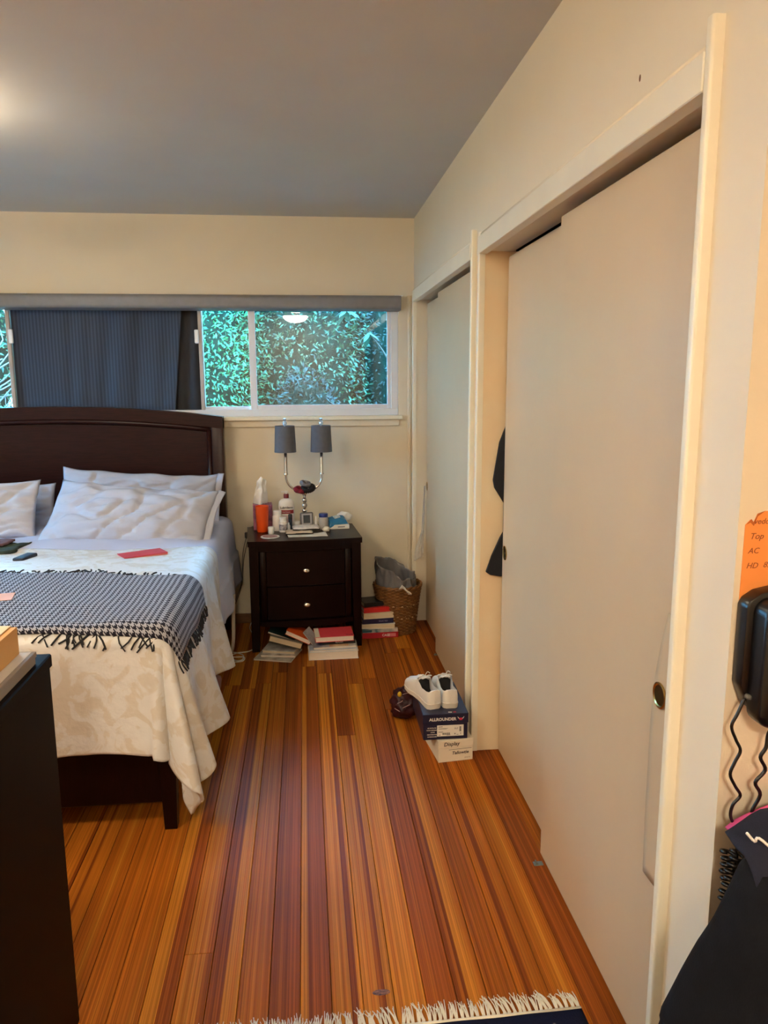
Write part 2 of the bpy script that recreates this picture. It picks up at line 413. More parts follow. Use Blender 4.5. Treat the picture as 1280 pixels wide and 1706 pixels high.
boxo('pane', (-1.67, -.62, D+.092, D+.096, 1.32, zt-.03), pane_m, win, bev=0)
for x, s in ((-.622, -1), (-1.672, 1)):
    lt = boxo('sash_latch', (x-.012, x+.012, D+.012, D+.032, 1.72, 1.80), white_m, win, bev=.006, seg=3)
    lt['label'] = 'white sash latch'
win2 = struct(thing('window_2', None, None))
bm = bmesh.new()
for a, b, c, d_ in ((LY0, LY1, LZ0, LZ0+.04), (LY0, LY1, LZ1-.04, LZ1), (LY0, LY0+.04, LZ0, LZ1), (LY1-.04, LY1, LZ0, LZ1), (3.43, 3.47, LZ0, LZ1)): box(bm, XL-.08, XL-.02, a, b, c, d_, .003)
frombm('window_frame', bm, vinyl_m, win2)
for a, b in ((LY0+.04, 3.43), (3.47, LY1-.04)): boxo('pane', (XL-.052, XL-.048, a, b, LZ0+.04, LZ1-.04), pane_m, win2, bev=0)
boxo('window_sill', (XL-.02, XL+.035, LY0-.03, LY1+.03, LZ0-.022, LZ0), trim_m, win2, bev=.004)
bm = bmesh.new(); box(bm, WX0-.02, .597, D-.035, D+.03, WZ0-.018, WZ0+.006, .004, seg=2)
frombm('window_sill', bm, trim_m, win)
bm = bmesh.new(); box(bm, WX0-.01, .578, D-.016, D, WZ0-.058, WZ0-.018, .003)
frombm('sill_apron', bm, wall_m, win)

# ================================================================== OUTSIDE
ground = struct(boxo('ground', (-24, 14, -14, 22, -.45, -.25), mat('garden_soil', (70, 76, 48), .95, rgb2=(48, 74, 36), scale=3), bev=0))
leafA = mat('leaf_bright_green', (24, 92, 66), .5, rgb2=(70, 142, 84), scale=13)
leafB = mat('leaf_mid_green', (22, 66, 50), .5, rgb2=(66, 112, 70), scale=11)
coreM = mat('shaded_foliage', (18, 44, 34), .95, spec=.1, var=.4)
leafC = mat('leaf_dark_green', (14, 36, 28), .6, rgb2=(30, 62, 48), scale=3)
leafD = mat('leaf_long_green', (44, 88, 70), .6, rgb2=(60, 104, 82), scale=6)
bark = mat('bark', (96, 82, 72), .9, var=.3, scale=30, bump=.4)
barkpale = mat('bark_pale', (112, 108, 110), .9, var=.25, scale=30, bump=.4)
def leaf_quad(V, F, c, d, nrm, L, Wd):
    s = d.cross(nrm).normalized()*Wd/2; i = len(V); n2 = nrm*Wd*.18
    V += [c, c+d*L*.45+s+n2, c+d*L, c+d*L*.45-s+n2]; F += [(i, i+1, i+2), (i, i+2, i+3)]
def rdir(r, zmin=-1):
    while True:
        v = Vector((r.uniform(-1, 1), r.uniform(-1, 1), r.uniform(zmin, 1)))
        if .1 < v.length < 1: return v.normalized()
def shrub(label, c, rad, n, mm, L, seed, branches=6, core=True, trunkm=None, group=None):
    r = random.Random(seed); t = thing('shrub', label, 'shrub', (c[0], c[1], -.25), group=group)
    V = []; F = []; top = c[2]+.25
    for _ in range(n):
        d = rdir(r); k = r.uniform(.72, 1.04)*(1+.18*nz(d.x*2.3+seed, d.y*2.3, d.z*2.3))
        p = Vector((d.x*rad[0]*k, d.y*rad[1]*k, top+d.z*rad[2]*k))
        if p.z < .05: continue
        dd = (d+rdir(r)*1.1+Vector((0, -.2, -.35))).normalized()
        leaf_quad(V, F, p, dd, (d+rdir(r)*.8+Vector((0, 0, .5))).normalized(), L*r.uniform(.7, 1.25), L*.36)
    me = bpy.data.meshes.new('foliage'); me.from_pydata(V, [], F); o = obj('foliage', me, mm, t); o['kind'] = 'stuff'
    if core:
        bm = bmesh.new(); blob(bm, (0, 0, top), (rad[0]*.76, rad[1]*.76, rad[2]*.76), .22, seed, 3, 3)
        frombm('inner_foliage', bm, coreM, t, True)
    bm = bmesh.new(); tube(bm, [(0, 0, 0), (.04, .02, top*.5), (-.02, 0, top)], lambda q: .05*(1-.6*q), 7); frombm('trunk', bm, trunkm or bark, t, True)
    for k in range(branches):
        d = rdir(r, .1); bm = bmesh.new(); tube(bm, [(0, 0, top*.55), (d.x*rad[0]*.4, d.y*rad[1]*.4, top+d.z*rad[2]*.25), (d.x*rad[0]*.85, d.y*rad[1]*.85, top+d.z*rad[2]*.8)], lambda q: .02*(1-.7*q), 5, 3)
        frombm('branch', bm, trunkm or bark, t, True)
    return t
shrub('bright leafy shrub behind the open left pane beside the curtain', (-.95, 6.7, 1.6), (.66, .55, 1.15), 17000, leafA, .048, 3)
shrub('mid green shrub in the middle of the right window pane', (-.05, 6.9, 1.6), (.66, .5, 1.1), 11000, leafB, .050, 4)
shrub('dark fine-leaved shrub at the right end of the window', (.85, 7.1, 1.45), (.55, .5, 1.1), 7000, leafC, .045, 5)
shrub('pale green shrub between the dark hollow and the right end', (.42, 7.6, 1.85), (.55, .45, .85), 6500, leafA, .05, 6)
shrub('dark bush low in the hollow of the right pane', (.02, 6.2, 1.12), (.28, .25, .48), 2600, leafC, .05, 8)
shrub('wide dark hedge shrub far behind the curtain side', (-1.75, 8.6, 1.8), (1.3, .6, 1.6), 8500, leafB, .075, 9)
shrub('wide dark hedge shrub far behind the right pane', (.7, 9.3, 1.8), (1.6, .6, 1.6), 9000, leafB, .075, 10)
shrub('shrub far behind the bare branches at the left', (-3.9, 8.4, 1.7), (1.2, .6, 1.5), 6000, leafB, .075, 11)
# bare branches seen in the left pane
r = random.Random(21)
bt = thing('bare_shrub', 'bare grey branching shrub behind the left window pane', 'shrub', (-2.50, 6.3, -.25))
tubeo('trunk', [(0, 0, 0), (.05, .02, 1.0), (.02, 0, 2.1)], lambda q: .045*(1-.5*q), barkpale, bt, 8)
for k in range(60):
    a = r.uniform(0, 2*pi); z = r.uniform(.9, 2.0); l = r.uniform(.35, .8)
    p0 = Vector((.03, .01, z)); d = Vector((cos(a), sin(a)*.7, r.uniform(.2, 1.1))).normalized()
    p1 = p0+d*l*.5+rdir(r)*.06; p2 = p0+d*l+rdir(r)*.12
    tubeo('branch', [p0, p1, p2], lambda q: .008*(1-.75*q), barkpale, bt, 5, 3)
# rhododendron twig close to the glass, its leaves one by one
tw = thing('rhododendron_branch', 'leafy branch with long leaves close to the right window pane', 'branch', (.75, 5.9, -.25))
tubeo('stem', [(0, 0, 0), (.04, .02, 1.3), (-.05, 0, 2.3), (-.3, -.05, 2.62)], lambda q: .022*(1-.6*q), bark, tw, 7)
tubeo('stem', [(-.05, 0, 2.25), (-.22, -.04, 2.3), (-.42, -.05, 2.28)], lambda q: .009*(1-.5*q), bark, tw, 6)
V = []; F = []
for a, b in ((0, 1),):
    for i in range(7):
        t = i/6; wdt = .5*sin(pi*min(1, t*.93+.05))**.8
        V += [(-wdt*.32, t, -.05*t*t), (0, t, .05-.12*t*t), (wdt*.32, t, -.05*t*t)]
for i in range(6):
    F += [(3*i, 3*i+1, 3*i+4, 3*i+3), (3*i+1, 3*i+2, 3*i+5, 3*i+4)]
lm = bpy.data.meshes.new('leaf'); lm.from_pydata(V, [], F); lm.materials.append(leafD)
for p in lm.polygons: p.use_smooth = True
for base, cnt in (((-.30, -.05, 2.60), 8), ((-.42, -.05, 2.27), 7), ((-.12, -.01, 2.40), 6), ((-.25, -.05, 2.10), 5), ((-.02, 0, 2.2), 5)):
    for k in range(cnt):
        a = 2*pi*k/cnt+r.uniform(-.2, .2); o = bpy.data.objects.new('leaf', lm); COL.objects.link(o); o.parent = tw
        o.location = base; s = r.uniform(.11, .15); o.scale = (s, s, s); o.rotation_euler = (r.uniform(-.9, -.2), r.uniform(-.3, .3), a)
tubeo('stem', [(-.04, 0, 1.8), (-.15, -.03, 1.98), (-.25, -.05, 2.10)], lambda q: .008*(1-.5*q), bark, tw, 6)

# ================================================================== CURTAIN AND VALANCE
def curtain_material():
    m = bpy.data.materials.new('slate_striped_curtain'); m.use_nodes = True; nt = m.node_tree; b = nt.nodes['Principled BSDF']; L = nt.links.new
    tc = nt.nodes.new('ShaderNodeTexCoord'); wv = nt.nodes.new('ShaderNodeTexWave'); wv.bands_direction = 'X'; wv.inputs['Scale'].default_value = 16; wv.inputs['Distortion'].default_value = .3
    L(tc.outputs['Object'], wv.inputs['Vector'])
    cr = nt.nodes.new('ShaderNodeValToRGB'); cr.color_ramp.elements[0].color = lin((74, 80, 90)); cr.color_ramp.elements[1].color = lin((92, 99, 112))
    L(wv.outputs['Fac'], cr.inputs[0]); L(cr.outputs[0], b.inputs['Base Color']); b.inputs['Roughness'].default_value = .8
    b.inputs['Specular IOR Level'].default_value = .2
    tl = nt.nodes.new('ShaderNodeBsdfTranslucent'); L(cr.outputs[0], tl.inputs[0]); mx = nt.nodes.new('ShaderNodeMixShader'); mx.inputs[0].default_value = .35
    out = nt.nodes['Material Output']; L(b.outputs[0], mx.inputs[1]); L(tl.outputs[0], mx.inputs[2]); L(mx.outputs[0], out.inputs[0])
    return m
ct = thing('curtain', 'dark slate striped curtain hung in the window behind the headboard', 'curtain', (0, D+.05, 0))
def cfold(u, v):
    x = -1.676+(.976-.07*v)*u
    return (x, .012*sin(u*17+4*nz(u*3, v*.5, 0))+.004*sin(u*43+3*nz(u*5, 1, 0)), 1.95-.645*v)
grid('curtain_panel', 120, 10, cfold, curtain_material(), ct, thick=.0015)
grid('curtain_panel', 40, 6, lambda u, v: (-.80+.192*u, .022+.008*sin(u*14), 1.95-.645*v), mat('dark_curtain_lining', (52, 52, 56), .9, var=.1), ct, thick=.002)
tubeo('curtain_rod', [(-1.66, 0.0, 1.945), (-.63, 0.0, 1.945)], .006, white_m, ct, 8, 1)
va = thing('window_valance', 'long grey rounded blind cassette along the top of the window', 'blind', (0, D, 0))
pr = [(0, 1.905)]
for k in range(7): a = pi/2*k/6; pr.append((-.075+.02*(1-sin(a)), 1.912+.02*(1-cos(a))))
for k in range(7): a = pi/2*k/6; pr.append((-.075+.025*(1-cos(a)), 1.968+.025*sin(a)))
pr.append((0, 1.993)); pr.append((-.02, 1.905)) if False else None
bm = bmesh.new(); prism(bm, pr, -2.93, .578, 'x'); frombm('cassette', bm, valance_m, va, 35)
boxo('end_cap', (.578, .584, -.074, 0, 1.908, 1.991), valance_m, va, bev=.004, seg=2)
for x in (-.98, -1.6, -.1, .55):
    boxo('mounting_clip', (x, x+.05, -.03, -.001, 1.992, 1.998), white_m, va, bev=.001)

# ================================================================== CEILING LAMPS
def bowl_lamp(label, loc, strength):
    t = thing('ceiling_lamp', label, 'lamp', loc)
    latheo('lamp_base', [(.0, 0), (.075, 0), (.075, -.018), (.06, -.03), (.0, -.03)], nickel_m, t)
    latheo('stem', [(.008, -.03), (.008, -.15)], nickel_m, t, n=10)
    g = mat('lit_frosted_glass_%g' % strength, (250, 240, 220), .4, emit=(WARM, strength))
    pr = [(.168, -.075)]+[(.168*cos(a), -.075-.085*sin(a)) for a in [i/8*pi/2 for i in range(1, 8)]]+[(.012, -.16)]
    latheo('glass_bowl', pr, g, t, n=32, close=False)
    latheo('finial', [(.0, -.158), (.012, -.16), (.014, -.168), (.006, -.18), (0, -.183)], nickel_m, t, n=14)
    return t
bowl_lamp('frosted bowl ceiling lamp above the foot of the bed', (-1.38, 2.82, ZC), LAMP_A)
bowl_lamp('frosted bowl ceiling lamp over the near floor, mirrored in the window', (-.09, -1.30, ZC), LAMP_B)
bowl_lamp('added frosted bowl ceiling lamp out of view at the left, a fill light', (-1.65, .85, ZC), FILL_C)  # unseen lamp added to brighten the right wall

def rebase(t, loc, rz=0.):
    """children were built in world coordinates: put the empty at the thing's base and make them local"""
    T = Matrix.Translation(loc) @ Matrix.Rotation(rz, 4, 'Z'); I = T.inverted()
    for c in t.children_recursive:
        if c.type == 'MESH' and c.data.users == 1: c.data.transform(I)
    t.location = loc; t.rotation_euler = (0, 0, rz); return t
def center(o):
    bb = [Vector(b) for b in o.bound_box]; c = sum(bb, Vector())/8; c.z = min(b.z for b in bb)
    o.data.transform(Matrix.Translation(-c)); o.location = c; return o

# ================================================================== BED
bed = thing('bed', 'large dark espresso wood bed with an arched panel headboard', 'bed')
HX = -1.46; HW = .985
def arch(x, off=0.): return 1.360-.064*((x-HX)/HW)**2-off
hb_m = mat('headboard_wood', (40, 15, 13), .3, var=.28, scale=14, stretch=(1, 14, 14), spec=.22)
def arch_strip(name, y0, y1, top, bot, hw, m, parent, n=40, bev=0.):
    xs = [HX-hw+2*hw*i/n for i in range(n+1)]
    bm = bmesh.new(); R = []
    for x in xs: R.append([bm.verts.new((x, y, z)) for y, z in ((y0, arch(x, top)), (y1, arch(x, top)), (y1, bot if bot < .9 and bot > .2 else arch(x, bot)), (y0, bot if bot < .9 and bot > .2 else arch(x, bot)))])
    for a, b in zip(R, R[1:]):
        for k in range(4): bm.faces.new((a[k], a[(k+1) % 4], b[(k+1) % 4], b[k]))
    bm.faces.new(R[0]); bm.faces.new(R[-1])
    if bev:
        es = [e for e in bm.edges if len(e.link_faces) == 2 and e.calc_face_angle(0) > .6]
        bmesh.ops.bevel(bm, geom=es, offset=bev, segments=2, affect='EDGES', profile=.5)
    return frombm(name, bm, m, parent, 40)
arch_strip('headboard', 4.545, 4.59, .03, .40, HW-.05, hb_m, bed)
arch_strip('top_rail', 4.520, 4.60, 0, .070, HW, hb_m, bed, bev=.008)
for s in (-1, 1):
    xa, xb = sorted((HX+s*HW, HX+s*(HW-.068)))
    bm = bmesh.new(); box(bm, xa, xb, 4.522, 4.598, 0, 1.293, .006, seg=2)
    frombm('headboard_post', bm, hb_m, bed, 40)
bm = bmesh.new(); tube(bm, [(HX-HW+.078+(2*HW-.156)*i/30, 4.538, arch(HX-HW+.078+(2*HW-.156)*i/30, .083)) for i in range(31)], .016, 8, 1)
tube(bm, [(HX+HW-.082, 4.538, arch(HX+HW-.08, .085)), (HX+HW-.082, 4.538, .42)], .016, 8, 1)
tube(bm, [(HX-HW+.082, 4.538, arch(HX-HW+.08, .085)), (HX-HW+.082, 4.538, .42)], .016, 8, 1)
frombm('panel_moulding', bm, hb_m, bed, True)
for s in (-1, 1):
    xa, xb = sorted((HX+s*.975, HX+s*.945)); boxo('side_rail', (xa, xb, 2.45, 4.53, .12, .33), darkwood_m, bed, bev=.004)
boxo('footboard', (HX-.97, HX+.97, 2.425, 2.455, .098, .345), darkwood_m, bed, bev=.004)
for s in (-1, 1):
    for yy in (2.44, ):
        bm = bmesh.new(); vs = box(bm, -.031, .031, -.031, .031, 0, .34, .003)
        for v in vs:
            if v.co.z < .17: v.co.x *= .68; v.co.y *= .68
        o = frombm('leg', bm, darkwoodv_m, bed); o.data.transform(Matrix.Translation((HX+s*.978, yy, 0)))
boxo('box_spring', (HX-.94, HX+.94, 2.47, 4.51, .17, .40), mat('box_spring_cloth', (52, 48, 50), .9), bed, bev=.02, seg=3)
boxo('mattress', (HX-.955, HX+.955, 2.47, 4.51, .40, .692), mat('mattress_white', (225, 224, 226), .9), bed, bev=.03, seg=3)
rebase(bed, (HX, 2.44, 0))

XR_, YF_, Z0 = -.497, 2.455, .712
def drape(a, b, lift=0., amp=1., fold=1.):
    da = max(0., a-XR_); db = max(0., YF_-b); s = hypot(da, db); R = .055
    wr = amp*(.010*nz(a*2.3, b*2.6, 1.3)+.005*nz(a*7+b*3, b*5-a*2, 4.1)+.0025*nz(a*16, b*13, 2.))
    x, y = min(a, XR_), max(b, YF_)
    if s == 0:
        e = max(0, 1-(XR_-a)/.3)
        return Vector((x, y, Z0+lift+wr*(1-.4*e*e)))
    dx, dy = da/s, -db/s
    th = min(s/R, pi/2); Rr = R+lift
    out = Rr*sin(th)-.03*min(1, s/.05)*0; dn = Rr*(1-cos(th))-lift; rest = max(0., s-R*pi/2); dn += rest
    cr = 4*dx*dx*dy*dy                       # 1 on the corner diagonal
    side = dx > .7071
    near = math.exp(-max(0, b-YF_)/.5) if da > 0 else 0
    fl = (.09+.15*near if da > 0 else .06)*(1-cr)+.20*cr
    if db == 0: f = fold*(.085*sin(b*11.5+1.0)+.05*sin(b*23+2.+a*3)+.05*nz(b*6, 3, a))
    elif da == 0: f = fold*(.05*sin(a*9+.6)+.03*sin(a*21)+.10*nz(a*5, 7, b))
    else:
        ph = atan2(db, da); f = fold*((.085*sin(YF_*11.5+1.0)+.05*sin(YF_*23+2.))*cos(ph)**2+.17*sin(ph*9.0-.6)*sin(2*ph)**1.5)
    out += rest*(fl+f); 
    zz = Z0-dn+wr*max(0, 1-s/.1)
    twist = .25*fold*rest*(sin(b*11.5+2.4) if db == 0 else 0)
    return Vector((x+dx*out, y+dy*out+twist*.3, max(zz+.02*nz(a*4, b*4, 8)*min(1, rest*4), .02)))
def comforter_material():
    m = mat('white_jacquard', (236, 231, 224), .55, var=.02); nt = m.node_tree; b = nt.nodes['Principled BSDF']; L = nt.links.new
    tc = nt.nodes.new('ShaderNodeTexCoord'); n = nt.nodes.new('ShaderNodeTexNoise'); n.inputs['Scale'].default_value = 10.5; n.inputs['Detail'].default_value = 3; n.inputs['Distortion'].default_value = 1.6
    L(tc.outputs['UV'], n.inputs['Vector'])
    cr = nt.nodes.new('ShaderNodeValToRGB'); cr.color_ramp.elements[0].position = .50; cr.color_ramp.elements[1].position = .56
    cr.color_ramp.elements[0].color = lin((214, 212, 209)); cr.color_ramp.elements[1].color = lin((204, 196, 184))
    L(n.outputs['Fac'], cr.inputs[0]); L(cr.outputs[0], b.inputs['Base Color'])
    mr = nt.nodes.new('ShaderNodeMapRange'); mr.inputs['To Min'].default_value = .62; mr.inputs['To Max'].default_value = .38; L(cr.outputs[0], mr.inputs['Value']); L(mr.outputs[0], b.inputs['Roughness'])
    n2 = nt.nodes.new('ShaderNodeTexNoise'); n2.inputs['Scale'].default_value = 26; n2.inputs['Detail'].default_value = 4; L(tc.outputs['UV'], n2.inputs['Vector'])
    bp = nt.nodes.new('ShaderNodeBump'); bp.inputs['Strength'].default_value = .35; bp.inputs['Distance'].default_value = .012; L(n2.outputs['Fac'], bp.inputs['Height']); L(bp.outputs[0], b.inputs['Normal'])
    return m
A0 = -2.42
AE, BE = XR_+.505, YF_-.435
BH = 3.80
def spaced(u, lo, edge, hi, frac):      # more of the grid on the hanging part
    return lo+(edge-lo)*u/frac if u < frac else edge+(hi-edge)*(u-frac)/(1-frac)
fa = lambda u: spaced(u, A0, XR_, AE, .62); fb = lambda v: spaced(v, BH, YF_, BE, .6)
co = grid('comforter', 170, 130, lambda u, v: drape(fa(u), fb(v)+(.03*nz(fa(u)*2, 5, 1)-.19*max(0, min(1, (fa(u)+1.75)/.75)))*max(0, 1-v/.45)+.022*nz(fa(u)*7, 3, 2)*max(0, (v-.7)/.3)), comforter_material(), thick=.012, uv=lambda u, v: (fa(u), fb(v)))
tag(co, 'white leaf-patterned comforter hanging over the foot of the bed', 'comforter')
sheet_m = mat('blue_grey_cotton', (186, 188, 206), .8, var=.02, scale=5, bump=.25, bscale=22, spec=.25)
sa = lambda u: spaced(u, A0, XR_, XR_+.40, .6)
def sheet_fn(u, v):
    a = sa(u); b = 3.50+1.0*v
    p = drape(a, b, -.010 if v < .12 else .004, amp=1.6, fold=.35)
    if a < XR_-.02 and .12 < v < .40: p.z += .016*sin((v-.12)/.28*pi)*min(1, (XR_-a)/.1)
    if p.z < .5: p.x += .012
    return p
sh = grid('bed_sheet', 90, 40, sheet_fn, sheet_m, thick=.004)
tag(sh, 'blue grey bed sheet folded back under the pillows, hanging by the headboard', 'sheet')

# houndstooth throw
def throw_material():
    m = bpy.data.materials.new('houndstooth_wool'); m.use_nodes = True; nt = m.node_tree; b = nt.nodes['Principled BSDF']; L = nt.links.new
    tc = nt.nodes.new('ShaderNodeTexCoord'); sp = nt.nodes.new('ShaderNodeSeparateXYZ'); L(tc.outputs['UV'], sp.inputs[0])
    def M2(op, a, bv):
        n = nt.nodes.new('ShaderNodeMath'); n.operation = op
        for i, v in enumerate((a, bv)):
            if v is None: continue
            if isinstance(v, (int, float)): n.inputs[i].default_value = v
            else: L(v, n.inputs[i])
        return n.outputs[0]
    per = .021
    u = M2('DIVIDE', sp.outputs[0], per); v = M2('DIVIDE', sp.outputs[1], per)
    wu = M2('LESS_THAN', M2('FRACT', M2('ADD', u, 200), None), .5); wv_ = M2('LESS_THAN', M2('FRACT', M2('ADD', v, 200), None), .5)
    tw_ = M2('LESS_THAN', M2('FRACT', M2('ADD', M2('MULTIPLY', M2('ADD', u, v), 2.), 400), None), .5)
    mx = nt.nodes.new('ShaderNodeMix'); mx.data_type = 'FLOAT'; L(tw_, mx.inputs[0]); L(wu, mx.inputs[2]); L(wv_, mx.inputs[3])
    cr = nt.nodes.new('ShaderNodeValToRGB'); cr.color_ramp.elements[0].color = lin((168, 166, 172)); cr.color_ramp.elements[1].color = lin((34, 32, 42))
    L(mx.outputs[0], cr.inputs[0])
    L(cr.outputs[0], b.inputs['Base Color']); b.inputs['Roughness'].default_value = .9; b.inputs['Specular IOR Level'].default_value = .15
    n2 = nt.nodes.new('ShaderNodeTexNoise'); n2.inputs['Scale'].default_value = 420; L(tc.outputs['UV'], n2.inputs['Vector'])
    bp = nt.nodes.new('ShaderNodeBump'); bp.inputs['Strength'].default_value = .4; bp.inputs['Distance'].default_value = .002; L(n2.outputs['Fac'], bp.inputs['Height']); L(bp.outputs[0], b.inputs['Normal'])
    return m
TA1 = XR_+.135
def tb(a, v):
    e = max(0, min(1, (a+1.0)/.6))
    b0 = 2.405+.015*sin(a*5); b1 = 3.13+.03*sin(a*4.2+1)+.02*nz(a*4, 0, 0)-.08*e
    return b0+(b1-b0)*v
def throw_fn(u, v):
    a = A0+.05+(TA1-A0-.05)*u+ .05*(v-.5)*max(0, u-.8)*5*.2
    p = drape(a, tb(a, v), .019, fold=.7)
    p.z += .006*max(0, nz(a*5, v*4, 3)); return p
th = thing('throw_blanket', 'black and grey houndstooth throw lying across the foot of the bed', 'throw')
grid('throw_cloth', 150, 50, throw_fn, throw_material(), th, thick=.004, uv=lambda u, v: (A0+(TA1-A0)*u, .7*v))
r = random.Random(4); bm = bmesh.new()
def strand(p, q, s, rad=.0030):
    mid = (p+q)/2+Vector((r.uniform(-1, 1), r.uniform(-1, 1), r.uniform(0, 1)))*.006
    tube(bm, [p, mid, q], rad, 4, 2)
for k in range(70):
    v = k/69; b = tb(TA1, v); p = drape(TA1-.004, b, .012, fold=.7); q = drape(TA1+r.uniform(.03, .05), b+r.uniform(-.02, .02), .014, fold=.7); q.x += .006; strand(p, q, 0)
for k in range(105):
    a = r.uniform(-2.2, XR_+.03)
    if nz(a*6, 2, 5) < -.05 and a < -.65: continue
    b = tb(a, 0); p = drape(a, b+.004, .013, fold=.7); q = drape(a+r.uniform(-.05, .03), b-r.uniform(.02, .04), .012, fold=.7); q.y -= .006; strand(p, q, 0)
for k in range(150):
    a = r.uniform(-2.2, XR_-.02); b = tb(a, 1); p = drape(a, b-.004, .014); q = drape(a+r.uniform(-.03, .03), b+r.uniform(.015, .04), .008+.01*r.random()); q.z += .004; strand(p, q, 0)
frombm('fringe', bm, mat('dark_wool_fringe', (36, 36, 40), .95), th)['kind'] = 'stuff'

# pillows
def pillow(label, c, w, h, t, lean, rz, roll, seed, m, group=None, hem=1):
    nu, nv = 56, 34
    X = Vector((cos(rz), sin(rz), 0)); back = Vector((-sin(rz), cos(rz), 0))
    Y = Vector((0, 0, 1))*cos(lean)+back*sin(lean); Zn = X.cross(Y)
    X2 = X*cos(roll)+Y*sin(roll); Y2 = -X*sin(roll)+Y*cos(roll)
    def sf(u, v, s):
        x = 2*u-1; y = 2*v-1
        k = max(0, (1-abs(x)**3.2)*(1-abs(y)**2.6))**.55
        px = x*w/2*(1-.035*(1-y*y)); py = y*h/2*(1-.09*(1-x*x*x*x)*1.)*(1+.04*x*x)
        wr = .016*nz(x*2.2+seed, y*3.1, s)*k+.013*nz(x*4+y*3+seed, y*5-x*2, s*2)*k**.5
        cr = (.022*max(0, .12-abs(nz(x*2.0+seed, y*1.4-x*1.2, 5)))/.12+.012*max(0, .1-abs(nz(x*1.5-y*2+seed, y*1.1, 9)))/.1)*min(1, k*2)
        sag = -.02*(1-y)*.5*k
        return Vector(c)+X2*px+Y2*(py+sag+.012*nz(x*3, seed, 0))+Zn*(s*(k*t/2+(wr-cr if k > 0 else 0))+.01*nz(x*2, y*2, seed))
    vs = []; idx = {}
    for s in (1, -1):
        for j in range(nv+1):
            for i in range(nu+1):
                edge = i in (0, nu) or j in (0, nv)
                if edge and s == -1: idx[s, i, j] = idx[1, i, j]; continue
                idx[s, i, j] = len(vs); vs.append(sf(i/nu, j/nv, s))
    fs = []
    for s in (1, -1):
        for j in range(nv):
            for i in range(nu):
                q = (idx[s, i, j], idx[s, i+1, j], idx[s, i+1, j+1], idx[s, i, j+1]); fs.append(q if s == 1 else q[::-1])
    me = bpy.data.meshes.new('pillow'); me.from_pydata(vs, [], fs)
    for p in me.polygons: p.use_smooth = True
    o = obj('pillow', me, m); tag(o, label, 'pillow', group)
    e = [vs[idx[1, nu if hem > 0 else 0, j]] for j in range(nv+1)]
    def hf(u, v):
        j = v*nv; p = e[int(round(j))]
        return p+X2*hem*(.035*u-.004)+Zn*(.012*sin(v*9+seed)*u+.006*nz(v*8, u*3, seed))
    grid('pillowcase_hem', 4, nv, hf, m, o, thick=.004, off=0)
    return o
pm = mat('pillow_cotton_blue_grey', (176, 178, 190), .8, var=.02, scale=4, bump=.35, bscale=16, spec=.25)
pm2 = mat('pillow_cotton_light_grey', (184, 184, 192), .8, var=.02, scale=4, bump=.35, bscale=16, spec=.25)
pillow('long blue grey pillow leaning in front on the right half of the bed', (-.905, 3.955, .818), .85, .40, .165, radians(46), radians(-7), radians(-5), 1.7, pm)
pillow('blue grey pillow standing against the right half of the headboard', (-.935, 4.34, .836), .86, .345, .13, radians(17), radians(0), radians(-4), 5.1, pm)
pillow('light grey pillow leaning in front on the left half of the bed', (-1.825, 4.08, .832), .85, .335, .14, radians(36), radians(2), radians(2), 9.4, pm2, hem=-1)
pillow('grey pillow standing behind the left front pillow', (-1.815, 4.36, .795), .84, .30, .11, radians(15), radians(0), radians(0), 12.2, pm, hem=-1)

# things lying on the bed
def bz(a, b, l=.004): return drape(a, b, l).z
bk = thing('notebook', 'thin red notebook lying on the white comforter', 'notebook', (-.748, 3.475, bz(-.748, 3.475)+.006), radians(30))
boxo('cover', (-.10, .10, -.055, .055, .0085, .011), paint('red_card', (196, 44, 50), .5), bk, bev=.001)
boxo('back_cover', (-.10, .10, -.055, .055, 0, .002), paint('red_card', (196, 44, 50), .5), bk, bev=.001)
boxo('page_block', (-.097, .097, -.052, .053, .002, .0085), paint('pinkish_pages', (214, 120, 112), .7), bk, bev=0)
bm = bmesh.new(); box(bm, -.026, .026, -.06, .06, 0, .018, .007, seg=3)
o = frombm('pouch', bm, paint('navy_black_leather', (30, 34, 44), .5), None, True); o.location = (-1.262, 3.475, bz(-1.262, 3.475)+.004); o.rotation_euler = (0, 0, radians(-12))
tag(o, 'small black pouch lying alone on the white comforter', 'pouch')
fc = thing('folded_cloth', 'folded green, black and mauve cloth at the left on the comforter', 'cloth', (-1.50, 3.70, bz(-1.50, 3.7)+.004), radians(-8))
grid('cloth_layer', 30, 16, lambda u, v: (-.22+.37*u+.012*sin(v*9), -.115+.20*v+.012*sin(u*14), .012+.012*sin(u*3+v*2)*nz(u*5, v*5, 0)+.006), mat('green_black_cloth', (26, 34, 30), .9, rgb2=(54, 70, 56), scale=30), fc, thick=.016)
grid('cloth_layer', 24, 10, lambda u, v: (-.22+.30*u, -.035+.12*v, .034+.008*nz(u*4, v*4, 3)), mat('mauve_cloth', (104, 74, 78), .9, var=.12, scale=30), fc, thick=.012)
o = boxo('paper_slip', (-.20, .10, -.05, .05, 0, .0012), paint('salmon_paper', (214, 150, 112), .7), None, bev=0); o.location = (-1.16, 2.76, bz(-1.16, 2.76, .013)+.010); o.rotation_euler = (0, 0, radians(12))
tag(o, 'salmon coloured paper slip lying on the houndstooth throw', 'paper')
